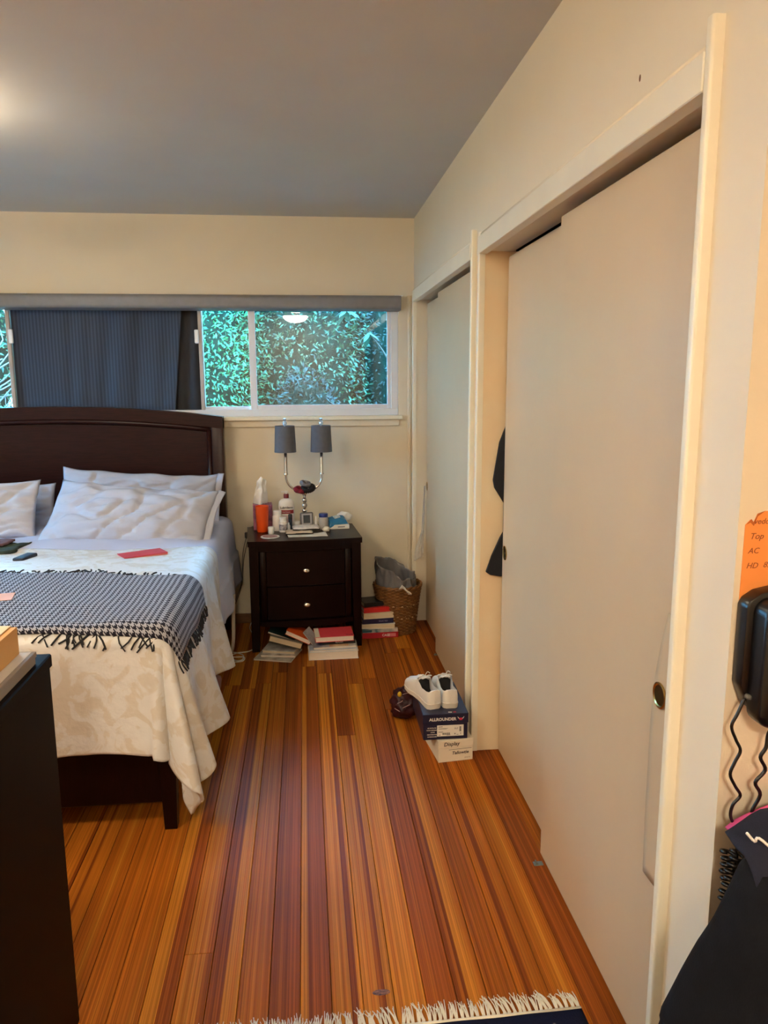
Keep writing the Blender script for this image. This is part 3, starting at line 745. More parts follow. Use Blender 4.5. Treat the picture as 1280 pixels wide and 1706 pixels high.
# under / beside the bed
bm = bmesh.new(); blob(bm, (0, 0, .045), (.05, .08, .047), .25, 3., 3, 3)
for v in bm.verts: v.co.z = max(v.co.z, 0)
o = frombm('cloth_bundle', bm, mat('dusty_pink_cloth', (150, 106, 98), .9, var=.12), None, True); o.location = (-.485, 3.58, 0)
tag(o, 'dusty pink cloth bundle on the floor at the edge of the bed', 'bundle')
bm = bmesh.new()
tube(bm, [(-.40, 4.00, .37), (-.405, 4.02, .30), (-.41, 4.04, .2), (-.415, 4.05, .10), (-.43, 4.05, .03), (-.47, 4.03, .007), (-.53, 4.02, .007)], .013, 8, 4, .22)
o = center(frombm('strap', bm, mat('cream_webbing', (190, 180, 162), .85), None, True)); tag(o, 'cream strap hanging from the bed corner down to the floor', 'strap')

# ================================================================== NIGHTSTAND
ns = thing('nightstand', 'dark espresso two-drawer nightstand beside the bed', 'nightstand', (-.010, 4.130, 0), radians(4.06))
NW, ND, NH = .31, .42, .637
bow = lambda x, a=.020: -a*(1-(x/NW)**2)
def bowed(name, x0, x1, y0, y1, z0, z1, m, parent, a=.020, bev=.003, lo=None):
    n = 20; bm = bmesh.new(); pts = [(x0+(x1-x0)*i/n) for i in range(n+1)]
    A = []
    for x in pts:
        zb_ = z0+(lo(x) if lo else 0)
        A.append([bm.verts.new((x, y, z)) for y, z in ((y0+bow(x, a), zb_), (y1, zb_), (y1, z1), (y0+bow(x, a), z1))])
    for p, q in zip(A, A[1:]):
        for k in range(4): bm.faces.new((p[k], p[(k+1) % 4], q[(k+1) % 4], q[k]))
    bm.faces.new(A[0]); bm.faces.new(A[-1])
    es = [e for e in bm.edges if e.calc_face_angle(0) > .8]
    bmesh.ops.bevel(bm, geom=es, offset=bev, segments=2, affect='EDGES', profile=.5)
    return frombm(name, bm, m, parent, 40)
bowed('top', -NW-.006, NW+.006, -.012, ND, NH-.03, NH, darkwood_m, ns, .018, .005)
bowed('top_rail', -NW+.05, NW-.05, .002, .03, NH-.062, NH-.031, darkwood_m, ns)
for s in (-1, 1):
    for y0 in (0, ND-.05):
        bm = bmesh.new(); xa, xb = sorted((s*NW, s*(NW-.054))); vs = box(bm, xa, xb, y0, y0+.05, 0, NH-.031, .003, seg=2)
        for v in vs:
            if v.co.z < .12: v.co.x = s*NW+(v.co.x-s*NW)*.8
        frombm('leg', bm, darkwoodv_m, ns)
    xa, xb = sorted((s*(NW-.012), s*(NW-.03))); boxo('side_panel', (xa, xb, .05, ND-.05, .14, NH-.031), darkwood_m, ns, bev=.002)
    xa, xb = sorted((s*(NW-.056), s*(NW-.092))); 
    prismo('frame_moulding', [(xa, .006), (xb, .006), (xb, .03), (xa, .03)] if 1 else 0, .172, NH-.063, 'z', darkwoodv_m, ns, bev=.006, smooth=40)
boxo('back_panel', (-NW+.05, NW-.05, ND-.02, ND-.01, .14, NH-.031), darkwood_m, ns, bev=0)
boxo('bottom_panel', (-NW+.05, NW-.05, .04, ND-.03, .15, .165), darkwood_m, ns, bev=0)
bowed('apron', -NW+.05, NW-.05, -.004, .03, .142, .178, darkwood_m, ns, .022, .006, lo=lambda x: .012*(x/.26)**2)
for z0, z1 in ((.375, NH-.066), (.184, .369)):
    dr = bowed('drawer', -NW+.094, NW-.094, .012, .036, z0, z1, darkwood_m, ns, .018, .005)
    k = latheo('knob', [(0, 0), (.006, 0), (.005, .012), (.010, .015), (.0135, .021), (.011, .027), (0, .030)], nickel_m, dr, n=20)
    k.data.transform(Matrix.Translation((.0, .012-.0175, (z0+z1)/2-.008)) @ Matrix.Rotation(pi/2, 4, 'X') @ Matrix.Diagonal((1.55, .95, 1, 1)))

# ---- two-shade lamp
LX, LY, LZ = -.010, 4.435, NH
lp = thing('table_lamp', 'chrome lamp with two upright arms and small grey drum shades on the nightstand', 'lamp', (LX, LY, LZ))
latheo('base', [(0, 0), (.062, 0), (.062, .006), (.05, .012), (.014, .018), (.010, .03), (0, .03)], chrome_m, lp, n=32)
zc = .03
for k in range(5):
    rr = .0155
    latheo('glass_ball', [(0, zc)]+[(rr*sin(a), zc+rr-rr*cos(a)) for a in [pi*i/10 for i in range(1, 10)]]+[(0, zc+2*rr)], chrome_m if k % 2 == 0 else mat('smoked_crystal', (190, 186, 180), .08, metal=.6), lp, n=18)
    zc += 2*rr
    latheo('spacer', [(.007, zc-.003), (.011, zc), (.007, zc+.003)], chrome_m, lp, n=16); zc += .0005
latheo('socket_cup', [(.006, zc), (.012, zc+.012), (.016, zc+.035), (.012, zc+.045), (0, zc+.046)], chrome_m, lp, n=20)
zh = zc+.035
for s in (-1, 1):
    R = .104; pts = [(0, 0, zh)]+[(s*R*sin(a), 0, zh+R*.85*(1-cos(a))) for a in [pi/2*i/8 for i in range(1, 9)]]+[(s*R, 0, zh+R+.04)]
    arm = tubeo('arm', pts, .0065, chrome_m, lp, 10, 3)
    zt_ = zh+R*.85
    latheo('arm_sleeve', [(.0125, zt_+.012), (.0125, zt_+.02), (.0095, zt_+.024), (.0095, zt_+.135), (.006, zt_+.14)], chrome_m, arm, n=18, c=(s*R, 0, 0))
    zs = 1.092-LZ
    sd = latheo('lamp_shade', [(.063, zs), (.063, zs+.002), (.0565, zs+.15), (.0565, zs+.152), (.054, zs+.152), (.054, zs+.15), (.0605, zs+.002), (.0605, zs)], mat('grey_linen_shade', (96, 96, 102), .8, var=.06, scale=60, bump=.2, bscale=500), lp, n=40, c=(s*R, 0, 0), close=False, smooth=40)
    latheo('shade_spider', [(.0, zs+.13), (.055, zs+.131), (.055, zs+.134), (0, zs+.135)], chrome_m, sd, n=16, c=(s*R, 0, 0))
    latheo('crystal_finial', [(0, zs+.135), (.005, zs+.14), (.005, zs+.156), (.012, zs+.160), (.0125, zs+.170), (.009, zs+.176), (.004, zs+.178), (.009, zs+.184), (.009, zs+.192), (0, zs+.196)], mat('clear_crystal', (205, 222, 232), .05, metal=.5), lp, n=10, c=(s*R, 0, 0))
def scrunchie(label, c, R, rr, m, seed, tilt):
    bm = bmesh.new(); n = 40; rings = []
    for i in range(n):
        a = 2*pi*i/n; k = rr*(1+.28*sin(i*2.9+seed)+.15*nz(i*.9, seed, 0)); ring = []
        for j in range(10):
            b_ = 2*pi*j/10; q = R+k*cos(b_); ring.append(bm.verts.new((q*cos(a), q*sin(a), k*sin(b_))))
        rings.append(ring)
    for i in range(n):
        for j in range(10): bm.faces.new((rings[i][j], rings[i][(j+1) % 10], rings[(i+1) % n][(j+1) % 10], rings[(i+1) % n][j]))
    o = frombm('scrunchie', bm, m, None, True); o.location = c; o.rotation_euler = tilt; tag(o, label, 'scrunchie', None); return o
zl = LZ+zh
scrunchie('crimson hair scrunchie on the lamp arms, lowest and left', (LX-.027, LY-.012, zl+.012), .022, .013, mat('crimson_velvet', (128, 14, 36), .8, var=.25, scale=60), 1, (.3, .25, 0))
scrunchie('black hair scrunchie on the lamp arms', (LX+.022, LY-.012, zl+.021), .026, .015, mat('black_velvet', (20, 20, 26), .8, var=.3, scale=60), 2, (.5, -.1, 0))
scrunchie('silver grey hair scrunchie on top of the lamp arms', (LX+.008, LY-.004, zl+.047), .022, .011, mat('silver_grey_velvet', (120, 118, 124), .6, var=.25, scale=60), 3, (.25, .25, 0))
# cord of the lamp with switch
lc = thing('lamp_cord', 'grey cord with a dark inline switch hanging behind the nightstand', 'cord')
tubeo('cable', [(-.27, 4.44, NH+.004), (-.32, 4.52, NH+.006), (-.352, 4.59, .60), (-.372, 4.6, .55), (-.39, 4.6, .48), (-.400, 4.6, .40), (-.402, 4.6, .29), (-.43, 4.615, .21), (-.47, 4.63, .12)], .0022, mat('grey_cable', (120, 110, 100), .5), lc, 6)
tubeo('cable', [(-.352, 4.6, .585), (-.372, 4.61, .50), (-.392, 4.61, .41), (-.408, 4.61, .26), (-.445, 4.62, .155), (-.47, 4.63, .10)], .002, mat('dark_cable', (58, 46, 42), .5), lc, 6)
boxo('inline_switch', (-.378, -.356, 4.592, 4.608, .555, .592), mat('dark_switch', (70, 62, 58), .4), lc, bev=.004)
rebase(lc, (-.40, 4.6, .10))

# ---- things on the nightstand
T = NH+.0003
def bottle(name, label, cat, loc, prof, m, cap, capm, n=28, lab=None, sx=1., cap_name='cap', group=None):
    t = thing(name, label, cat, (loc[0], loc[1], T), 0, group)
    b = latheo('body', prof, m, t, n=n)
    if sx != 1.: b.data.transform(Matrix.Diagonal((1, sx, 1, 1)))
    latheo(cap_name, cap, capm, t, n=n)
    if lab:
        r0, z0, z1, lm_ = lab
        l = latheo('label', [(r0, z0), (r0, z1)], lm_, b, n=n, close=False)
        if sx != 1.: l.data.transform(Matrix.Diagonal((1, sx, 1, 1)))
    return t
orange_m = mat('orange_plastic', (240, 84, 22), .4, var=.03)
latheo_cup = thing('tumbler', 'bright orange plastic tumbler on the nightstand', 'cup', (-.256, 4.372, T))
latheo('cup_wall', [(.029, 0), (.0315, .004), (.039, .150), (.0395, .152), (.0375, .152), (.0300, .006), (0, .006)], orange_m, latheo_cup, n=36, close=False)
latheo('cup_base', [(0, 0), (.029, 0), (.0315, .004)], orange_m, latheo_cup, n=36, close=False)
tb_ = thing('tissue_box', 'purple patterned tissue box behind the orange tumbler', 'tissue box', (-.258, 4.475, T), radians(4))
boxo('carton', (-.056, .056, -.055, .055, 0, .148), mat('purple_print', (96, 58, 92), .5, rgb2=(170, 96, 130), scale=26), tb_, bev=.002)
def tissue(u, v):
    a = (u-.5); w_ = .078*(1-.38*v*v)+.006*sin(v*8)
    return (-.012+a*w_*1.05+.012*v*sin(2)+.010*nz(u*3, v*3, 1), -.005+.028*cos(u*6.3)*(1-v*.8)+.012*nz(u*4, v*4, 7), .146+.165*v-.03*abs(a)*2*v+.012*nz(u*5, v*2, 2))
grid('tissue', 20, 24, tissue, mat('tissue_white', (240, 236, 230), .85, var=.01), tb_, thick=.001)
lo = thing('lotion_bottle', 'white lotion pump bottle with dark red collar and label band', 'bottle', (-.118, 4.500, T), radians(3))
b = latheo('body', [(0, 0), (.043, 0), (.046, .006), (.0465, .135), (.044, .155), (.030, .170), (.014, .174), (.014, .178), (0, .178)], mat('lotion_white', (240, 234, 226), .35, var=.01), lo, n=36)
b.data.transform(Matrix.Diagonal((1, .62, 1, 1)))
latheo('pump_collar', [(0, .176), (.0155, .176), (.0155, .198), (.013, .201), (0, .201)], mat('dark_red_plastic', (120, 26, 32), .4), lo, n=24)
pmp = latheo('pump_head', [(0, .2), (.006, .2), (.006, .208), (.012, .209), (.012, .217), (0, .218)], white_m, lo, n=20)
boxo('pump_spout', (-.030, .0, -.005, .005, .210, .217), white_m, pmp, bev=.002)
bm = bmesh.new(); 
def arcband(z0, z1, a0, a1, m, nm, dr=.0006, par=b):
    vs = []; n = 16
    bm = bmesh.new(); R = []
    for i in range(n+1):
        a = a0+(a1-a0)*i/n; R.append((bm.verts.new(((.0466+dr)*cos(a), (.0466+dr)*.62*sin(a), z0)), bm.verts.new(((.0466+dr)*cos(a), (.0466+dr)*.62*sin(a), z1))))
    for p, q in zip(R, R[1:]): bm.faces.new((p[0], q[0], q[1], p[1]))
    return frombm(nm, bm, m, par, True)
arcband(.085, .107, radians(-155), radians(-30), mat('label_dark_red', (150, 44, 52), .5), 'label_band')
arcband(.03, .075, radians(-140), radians(-40), mat('label_pink', (224, 196, 196), .5), 'label_panel')
words('lettering', 'Lubriderm', .0175, mat('label_ink', (40, 34, 46), .6), b, Matrix.Translation((-.038, -.0298, .117)) @ Matrix.Rotation(pi/2, 4, 'X'), bold=.0004)
words('lettering', 'Daily Moisture', .008, white_m, b, Matrix.Translation((-.027, -.0302, .093)) @ Matrix.Rotation(pi/2, 4, 'X'))
pillw = mat('pill_bottle_white', (232, 228, 224), .35, var=.02)
bottle('pill_bottle', 'tall white pill bottle left of the lotion pump', 'bottle', (-.170, 4.405), [(0, 0), (.030, 0), (.0305, .003), (.0305, .085), (.024, .094), (0, .094)], pillw, [(0, .092), (.025, .092), (.025, .114), (.023, .117), (0, .117)], white_m)
bottle('pill_bottle', 'smaller white pill bottle with a dark label panel in front of the tall one', 'bottle', (-.136, 4.358), [(0, 0), (.023, 0), (.0235, .003), (.0235, .060), (.018, .066), (0, .066)], pillw, [(0, .064), (.020, .064), (.020, .083), (.018, .085), (0, .085)], white_m, lab=(.0238, .012, .045, mat('pill_label', (206, 200, 200), .6, rgb2=(70, 66, 84), scale=42)))
bottle('cosmetic_pot', 'little white screw-top pot standing on the left front of the nightstand', 'pot', (-.203, 4.305), [(0, 0), (.016, 0), (.0175, .003), (.0175, .026), (0, .026)], white_m, [(0, .026), (.0185, .026), (.0185, .039), (.017, .041), (0, .041)], white_m)
ds = thing('coaster', 'round pinkish coaster with a white rim at the nightstand front', 'coaster', (-.206, 4.213, T))
latheo('rim', [(0, 0), (.052, 0), (.054, .002), (.052, .004), (.043, .004), (0, .0039)], white_m, ds, n=40)
latheo('centre', [(0, .0042), (.042, .0042), (.042, .0046), (0, .0046)], mat('pink_grey_print', (178, 150, 150), .5, rgb2=(150, 110, 118), scale=60), ds, n=40)
bottle('pen', 'dark blue capped white pen standing beside the small pill bottle', 'pen', (-.096, 4.42), [(0, 0), (.011, 0), (.011, .062), (0, .062)], mat('pen_navy', (46, 62, 84), .35), [(0, .062), (.0115, .062), (.0115, .088), (.009, .092), (0, .092)], mat('pen_navy_dark', (28, 34, 48), .35), n=20)
bottle('dropper_bottle', 'tiny white dropper bottle in front of the dark blue pen', 'bottle', (-.106, 4.375), [(0, 0), (.0105, 0), (.0105, .032), (.006, .038), (0, .038)], white_m, [(0, .037), (.006, .037), (.005, .05), (0, .051)], white_m, n=18)
for k, z in enumerate((0, .0205)):
    o = latheo('pill_jar', [(0, 0), (.020, 0), (.021, .002), (.021, .016), (.019, .0195), (0, .02)], white_m, None, n=24); o.location = (-.061, 4.47, T+z)
    tag(o, ('lower of two flat white jars stacked beside the grey clock', 'upper of two flat white jars stacked beside the grey clock')[k], 'jar', 'stacked white jars')
ck = thing('digital_clock', 'small grey digital clock with a dark screen in front of the lamp', 'clock', (.002, 4.365, T), radians(6))
Mt = Matrix.Rotation(radians(-14), 4, 'X')
bm = bmesh.new(); box(bm, -.038, .038, -.012, .014, 0, .106, .008, seg=3, M=Matrix.Translation((0, 0, .003)) @ Mt); frombm('clock_body', bm, mat('grey_brown_plastic', (98, 92, 90), .4), ck, 40)
bm = bmesh.new(); box(bm, -.030, .030, -.0135, -.0115, .034, .097, .001, M=Matrix.Translation((0, 0, .003)) @ Mt); fcx = frombm('screen_bezel', bm, mat('silver_plastic', (150, 146, 146), .35), ck)
bm = bmesh.new(); box(bm, -.021, .018, -.0145, -.0130, .042, .088, .0005, M=Matrix.Translation((0, 0, .003)) @ Mt); frombm('screen', bm, mat('lcd_dark', (48, 54, 58), .15), fcx)
bottle('cream_tube', 'slim white tube standing on its cap beside the clock', 'tube', (.054, 4.40), [(0, .012), (.011, .012), (.010, .05), (.004, .078), (.0015, .082), (0, .082)], white_m, [(0, 0), (.0085, 0), (.0085, .014), (0, .014)], mat('grey_cap', (176, 172, 170), .4), n=20)
jr = thing('pill_jar', 'clear plastic pill jar with a dark blue lid', 'jar', (.098, 4.405, T))
def clear_plastic(name, tint, mixf):
    m = bpy.data.materials.new(name); m.use_nodes = True; nt = m.node_tree; b = nt.nodes['Principled BSDF']
    tr = nt.nodes.new('ShaderNodeBsdfTransparent'); mx = nt.nodes.new('ShaderNodeMixShader'); mx.inputs[0].default_value = mixf
    b.inputs['Base Color'].default_value = lin(tint); b.inputs['Roughness'].default_value = .12
    n = nt.nodes.new('ShaderNodeTexNoise'); n.inputs['Scale'].default_value = 30; bp = nt.nodes.new('ShaderNodeBump'); bp.inputs['Strength'].default_value = .2; nt.links.new(n.outputs['Fac'], bp.inputs['Height']); nt.links.new(bp.outputs[0], b.inputs['Normal'])
    out = nt.nodes['Material Output']; nt.links.new(tr.outputs[0], mx.inputs[1]); nt.links.new(b.outputs[0], mx.inputs[2]); nt.links.new(mx.outputs[0], out.inputs[0]); return m
latheo('jar_body', [(.0, 0), (.028, 0), (.030, .004), (.030, .066), (.022, .076)], clear_plastic('clear_jar', (214, 210, 204), .45), jr, n=30, close=False)
latheo('contents', [(0, .003), (.025, .003), (.025, .03), (0, .034)], mat('pill_mix', (206, 196, 180), .7, var=.2, scale=120), jr, n=20)
latheo('lid', [(0, .074), (.026, .074), (.0265, .077), (.0265, .092), (.024, .095), (0, .095)], mat('dark_blue_plastic', (30, 48, 128), .35), jr, n=30)
wb = thing('small_carton', 'flat white carton under the blue wipes packet', 'carton', (.190, 4.430, T), radians(6))
boxo('carton_body', (-.057, .057, -.035, .045, 0, .026), mat('carton_white', (236, 230, 220), .6, var=.01), wb, bev=.0015)
boxo('printed_panel', (-.012, .030, -.0356, -.0352, .010, .016), mat('carton_print_grey', (120, 116, 118), .6), wb, bev=0)
wp = thing('wipes_packet', 'blue soft packet of wipes with a white label on the nightstand', 'packet', (.176, 4.440, T+.033), radians(20))
def soft(name, w, d, h, m, par, seed, M=None):
    bm = bmesh.new(); g = bmesh.ops.create_grid(bm, x_segments=20, y_segments=14, size=1)
    top = g['verts']
    def z(x, y): return max(0, (1-x**6)*(1-y**4))**.6
    me_v = []; 
    for v in top:
        x, y = v.co.x, v.co.y; v.co = Vector((x*w/2*(1+.03*sin(y*5+seed)), y*d/2*(1+.03*sin(x*4+seed)), h*(.25+.75*z(x, y))+.004*nz(x*3+seed, y*3, 1)))
    r_ = bmesh.ops.extrude_face_region(bm, geom=bm.faces[:]); 
    for v in [e for e in r_['geom'] if isinstance(e, bmesh.types.BMVert)]: v.co.z = -.002*(1 if 0 else 0)+0.0
    if M is not None:
        for v in bm.verts: v.co = M @ v.co
    return frombm(name, bm, m, par, 60)
Mw = Matrix.Rotation(radians(24), 4, 'X') @ Matrix.Rotation(radians(-6), 4, 'Y')
soft('packet_film', .115, .085, .030, mat('blue_film', (44, 118, 166), .3, var=.08), wp, 1., Mw)
soft('packet_label', .040, .028, .004, mat('label_white', (222, 226, 226), .4, rgb2=(170, 190, 196), scale=90), wp, 2., Mw @ Matrix.Translation((.004, .012, .030)) @ Matrix.Rotation(.15, 4, 'Z'))
bm = bmesh.new(); blob(bm, (0, 0, .03), (.045, .03, .03), .35, 5., 3.5, 3)
for v in bm.verts: v.co.z = max(v.co.z, 0)
o = frombm('tissue_wad', bm, mat('tissue_white', (240, 236, 230), .85), None, True); o.location = (.222, 4.487, T+.0285); tag(o, 'crumpled white tissue behind the blue wipes packet', 'tissue')
pc = thing('meter_pouch', 'white topped pouch with black edge, upper one of the pouches', 'pouch', (-.005, 4.315, T+.0205), radians(4))
soft('pouch_top', .150, .075, .017, mat('pouch_white', (228, 222, 214), .5, rgb2=(196, 192, 196), scale=34), pc, 3., Matrix.Translation((0, 0, .006)))
boxo('pouch_edge', (-.078, .078, -.04, .04, 0, .008), mat('pouch_black', (18, 18, 20), .6), pc, bev=.003)
pc2 = thing('zip_pouch', 'tan and black zip pouch, lower one of the pouches', 'pouch', (-.045, 4.288, T+.0045), radians(5))
soft('pouch_top', .150, .085, .012, mat('pouch_tan', (206, 190, 170), .55), pc2, 4., Matrix.Translation((0, 0, .004)))
boxo('pouch_edge', (-.076, .078, -.045, .045, 0, .007), mat('pouch_black', (18, 18, 20), .6), pc2, bev=.003)
pp = grid('loose_paper', 20, 14, lambda u, v: (-.11+.22*u, -.05+.10*v-.02*u, .0012+.0022*abs(nz(u*3, v*3, 2))+(.006*max(0, u-.8)*5*v)), paper_m, None, thick=.0008)
pp.location = (.0, 4.252, T); pp.rotation_euler = (0, 0, radians(6)); tag(pp, 'loose white papers under the pouches at the nightstand front', 'paper')
bm = bmesh.new(); blob(bm, (0, 0, .014), (.022, .016, .016), .35, 2., 4, 3)
for v in bm.verts: v.co.z = max(v.co.z, 0)
o = frombm('paper_wad', bm, paper_m, None, True); o.location = (.110, 4.330, T); tag(o, 'small crumpled white paper in front of the clear pill jar', 'paper')

# ================================================================== BOOKS
def book(label, loc, w, d, h, cov, rz=0., spine='back', pages=page_m, tilt=(0, 0), group=None, name='book', top=None, overh=.003):
    t = thing(name, label, 'book' if name == 'book' else name, loc, rz, group); t.rotation_euler = (tilt[0], tilt[1], rz)
    c = .0022 if h > .012 else .0008
    bm = bmesh.new(); box(bm, -w/2, w/2, -d/2, d/2, 0, c, .0004); box(bm, -w/2, w/2, -d/2, d/2, h-c, h, .0004)
    s = {'back': (-w/2, w/2, d/2-c, d/2), 'front': (-w/2, w/2, -d/2, -d/2+c), 'left': (-w/2, -w/2+c, -d/2, d/2), 'right': (w/2-c, w/2, -d/2, d/2)}[spine]
    box(bm, s[0], s[1], s[2], s[3], c*.5, h-c*.5, .0003)
    frombm('cover', bm, cov, t)
    g = overh
    boxo('page_block', (-w/2+(c if spine == 'left' else g), w/2-(c if spine == 'right' else g), -d/2+(c if spine == 'front' else g), d/2-(c if spine == 'back' else g), c, h-c), pages, t, bev=0)
    return t
creamcov = mat('cream_cover', (220, 206, 176), .5, var=.04)
whitecov = mat('white_cover', (228, 222, 214), .45, var=.03)
redcov = mat('red_cover', (178, 28, 40), .4, var=.08, scale=30); redcov2 = mat('scarlet_cover', (206, 40, 38), .4, var=.06)
navycov = mat('navy_cover', (30, 28, 66), .4, var=.1); blackcov = mat('black_cover', (22, 22, 24), .4, var=.1)
G1 = 'books stacked on the floor right of the nightstand'
zz = 0.0004
def stack(loc, items, group):
    z = loc[2]
    out = []
    for it in items:
        out.append(book(it['l'], (loc[0]+it.get('dx', 0), loc[1]+it.get('dy', 0), z), it['w'], it['d'], it['h'], it['c'], radians(it.get('r', 0)), it.get('s', 'back'), it.get('p', page_m), group=group)); z += it['h']+.0004
    return out
rs = stack((.415, 4.345, zz), [
 dict(l='red thick paperback with white spine lettering at the bottom of the right stack', w=.215, d=.15, h=.034, c=redcov, s='front', r=2),
 dict(l='teal and white magazine-like book second from the floor in the right stack', w=.21, d=.15, h=.022, c=mat('teal_print', (66, 108, 112), .4, rgb2=(216, 206, 196), scale=14), s='front', r=3, dx=-.002),
 dict(l='cream paged book third from the floor in the right stack', w=.20, d=.15, h=.030, c=whitecov, s='back', r=-3, dx=-.006, p=page_m),
 dict(l='navy spined book in the middle of the right stack', w=.185, d=.14, h=.030, c=navycov, s='front', r=4, dx=-.016),
 dict(l='cream paged book under the scarlet book in the right stack', w=.185, d=.14, h=.036, c=creamcov, s='back', r=6, dx=-.012),
 dict(l='scarlet book second from the top of the right stack', w=.195, d=.135, h=.030, c=redcov2, s='front', r=9, dx=-.008, dy=.006, p=pagew_m),
 dict(l='black book lying topmost on the right stack', w=.16, d=.125, h=.026, c=blackcov, s='front', r=12, dx=-.026, dy=.02)], G1)
words('lettering', 'CASE', .020, whitecov, rs[0], FRONT(.010, -.0756, .010), bold=.0004)
boxo('spine_panel', (.045, .092, -.0757, -.0751, .007, .026), mat('spine_panel_pink', (214, 120, 124), .5), rs[0], bev=0)
words('lettering', 'SELECTED', .012, mat('spine_silver', (150, 140, 170), .5), rs[3], FRONT(.005, -.0706, .011))
boxo('spine_panel', (-.105, -.05, -.0757, -.0751, .004, .017), mat('teal_dark', (44, 92, 100), .5), rs[1], bev=0)
G2 = 'books stacked on the floor under the nightstand'
us = stack((.128, 4.055, zz), [
 dict(l='thick white paged book at the bottom under the nightstand drawers', w=.272, d=.205, h=.045, c=whitecov, r=1.2, p=pagew_m),
 dict(l='pale blue magazine on the thick white book under the nightstand', w=.262, d=.20, h=.010, c=mat('blue_print', (150, 166, 190), .35, rgb2=(206, 208, 214), scale=10), r=1, p=pagew_m, dx=.0),
 dict(l='dark blue and white covered book on the pale blue magazine', w=.238, d=.18, h=.012, c=mat('food_print', (52, 66, 112), .35, rgb2=(226, 212, 188), scale=9), r=3, dx=.006, dy=.002, p=pagew_m),
 dict(l='black spined book under the coral red book', w=.185, d=.14, h=.022, c=blackcov, s='front', r=3, dx=.03, dy=.02),
 dict(l='coral red covered book topmost under the nightstand drawers', w=.212, d=.16, h=.030, c=mat('coral_cover', (214, 66, 72), .4, var=.05), r=3.5, dx=.006, dy=.006, p=pagew_m)], G2)
boxo('cover_strip', (-.1055, -.080, -.079, .079, .0300, .0304), mat('cover_strip_cream', (226, 214, 190), .45), us[4], bev=0)
words('lettering', 'THE', .022, mat('cover_ink', (60, 24, 30), .5), us[4], Matrix.Translation((.062, -.07, .0305)))
words('lettering', 'READER', .012, whitecov, us[3], FRONT(-.02, -.0706, .007))
boxo('cover_picture', (-.03, .075, -.088, -.03, .0120, .0123), mat('picture_print', (196, 140, 100), .4, rgb2=(226, 196, 150), scale=26), us[2], bev=0)
G3 = 'books leaning in a heap under the left of the nightstand'
book('open white magazine lying lowest in the heap under the nightstand', (-.175, 4.055, .0004), .215, .20, .007, mat('magazine_white', (222, 216, 204), .35, rgb2=(150, 130, 110), scale=12), radians(-17), 'back', pagew_m, group=G3)
book('printed catalogue second from the floor in the heap', (-.158, 4.090, .0085), .195, .19, .012, mat('catalogue_print', (226, 218, 204), .35, rgb2=(128, 108, 84), scale=22), radians(-10), 'back', pagew_m, group=G3)
book('white covered booklet third from the floor in the heap', (-.150, 4.105, .0215), .185, .18, .016, mat('booklet_white', (226, 220, 210), .4, rgb2=(170, 160, 150), scale=18), radians(-14), 'back', page_m, group=G3)
book('cream paged hardback tilted in the middle of the heap', (-.128, 4.105, .064), .185, .15, .034, mat('olive_cover', (104, 100, 88), .5), radians(-6), 'back', page_m, (0, radians(15)), group=G3)
book('thin dark green book tilted on the cream paged hardback', (-.148, 4.125, .101), .155, .14, .010, mat('dark_green_cover', (20, 40, 36), .45), radians(-8), 'back', pagew_m, (0, radians(19)), group=G3)
book('orange paperback tilted at the right of the heap', (-.052, 4.11, .088), .150, .13, .026, mat('orange_cover', (212, 82, 26), .4, var=.08), radians(-14), 'back', pagew_m, (0, radians(22)), group=G3)
book('grey newsprint booklet propped at the right end of the heap', (.013, 4.045, .098), .11, .075, .005, mat('newsprint_grey', (150, 142, 142), .7, var=.1, scale=60), radians(-16), 'back', pagew_m, (radians(14), radians(52)), group=G3)

# ================================================================== BASKET
bs = thing('wicker_basket', 'brown wicker waste basket in the corner by the closet', 'basket', (.536, 4.405, 0))
wick = mat('wicker_brown', (128, 86, 44), .55, var=.22, scale=40); gap_light_m = mat('lattice_light_cream', (214, 190, 150), .5, var=.1)
bm = bmesh.new(); NR = 30; n = 72; rings = []
for j in range(NR*2+1):
    z = .29*j/(NR*2); Rb = .102+.036*(z/.29)**1.3; ring = []; row = j//2; bul = .0028*(j % 2)
    for i in range(n):
        w_ = .0030*(1 if ((i//2)+row) % 2 else -1)*(1 if i % 2 else .6)
        a = 2*pi*i/n; ring.append(bm.verts.new(((Rb+bul+w_)*cos(a), (Rb+bul+w_)*sin(a), z)))
    rings.append(ring)
for a, b in zip(rings, rings[1:]):
    for i in range(n): bm.faces.new((a[i], a[(i+1) % n], b[(i+1) % n], b[i]))
bm.faces.new(rings[0])
bk_ = frombm('woven_wall', bm, wick, bs); sdm = bk_.modifiers.new('solid', 'SOLIDIFY'); sdm.thickness = .006; sdm.offset = -1
bm = bmesh.new()
for k in range(2):
    tube(bm, [((.140+.006*cos(i*pi/3+k*pi))*cos(2*pi*i/60), (.140+.006*cos(i*pi/3+k*pi))*sin(2*pi*i/60), .292+.006*sin(i*pi/3+k*pi)) for i in range(61)], .0065, 6, 1)
frombm('braided_rim', bm, wick, bs, True)
bm = bmesh.new()  # cream pieces stand in for light coming through the open weave
for z, L_, cnt in ((.106, .012, 30), (.120, .012, 30)):
    Rb = .102+.036*(z/.29)**1.3+.0062
    for i in range(cnt):
        a = 2*pi*i/cnt; box(bm, -.0012, .0012, -L_/2, L_/2, -.002, .002, .0006, M=Matrix.Rotation(a, 4, 'Z') @ Matrix.Translation((Rb, 0, z)))
for i in range(30):
    z = .185; Rb = .102+.036*(z/.29)**1.3+.0062; a = 2*pi*i/30
    for s in (-1, 1):
        box(bm, -.0012, .0012, -.010, .010, -.0014, .0014, .0004, M=Matrix.Rotation(a, 4, 'Z') @ Matrix.Translation((Rb, 0, z)) @ Matrix.Rotation(s*.7, 4, 'X'))
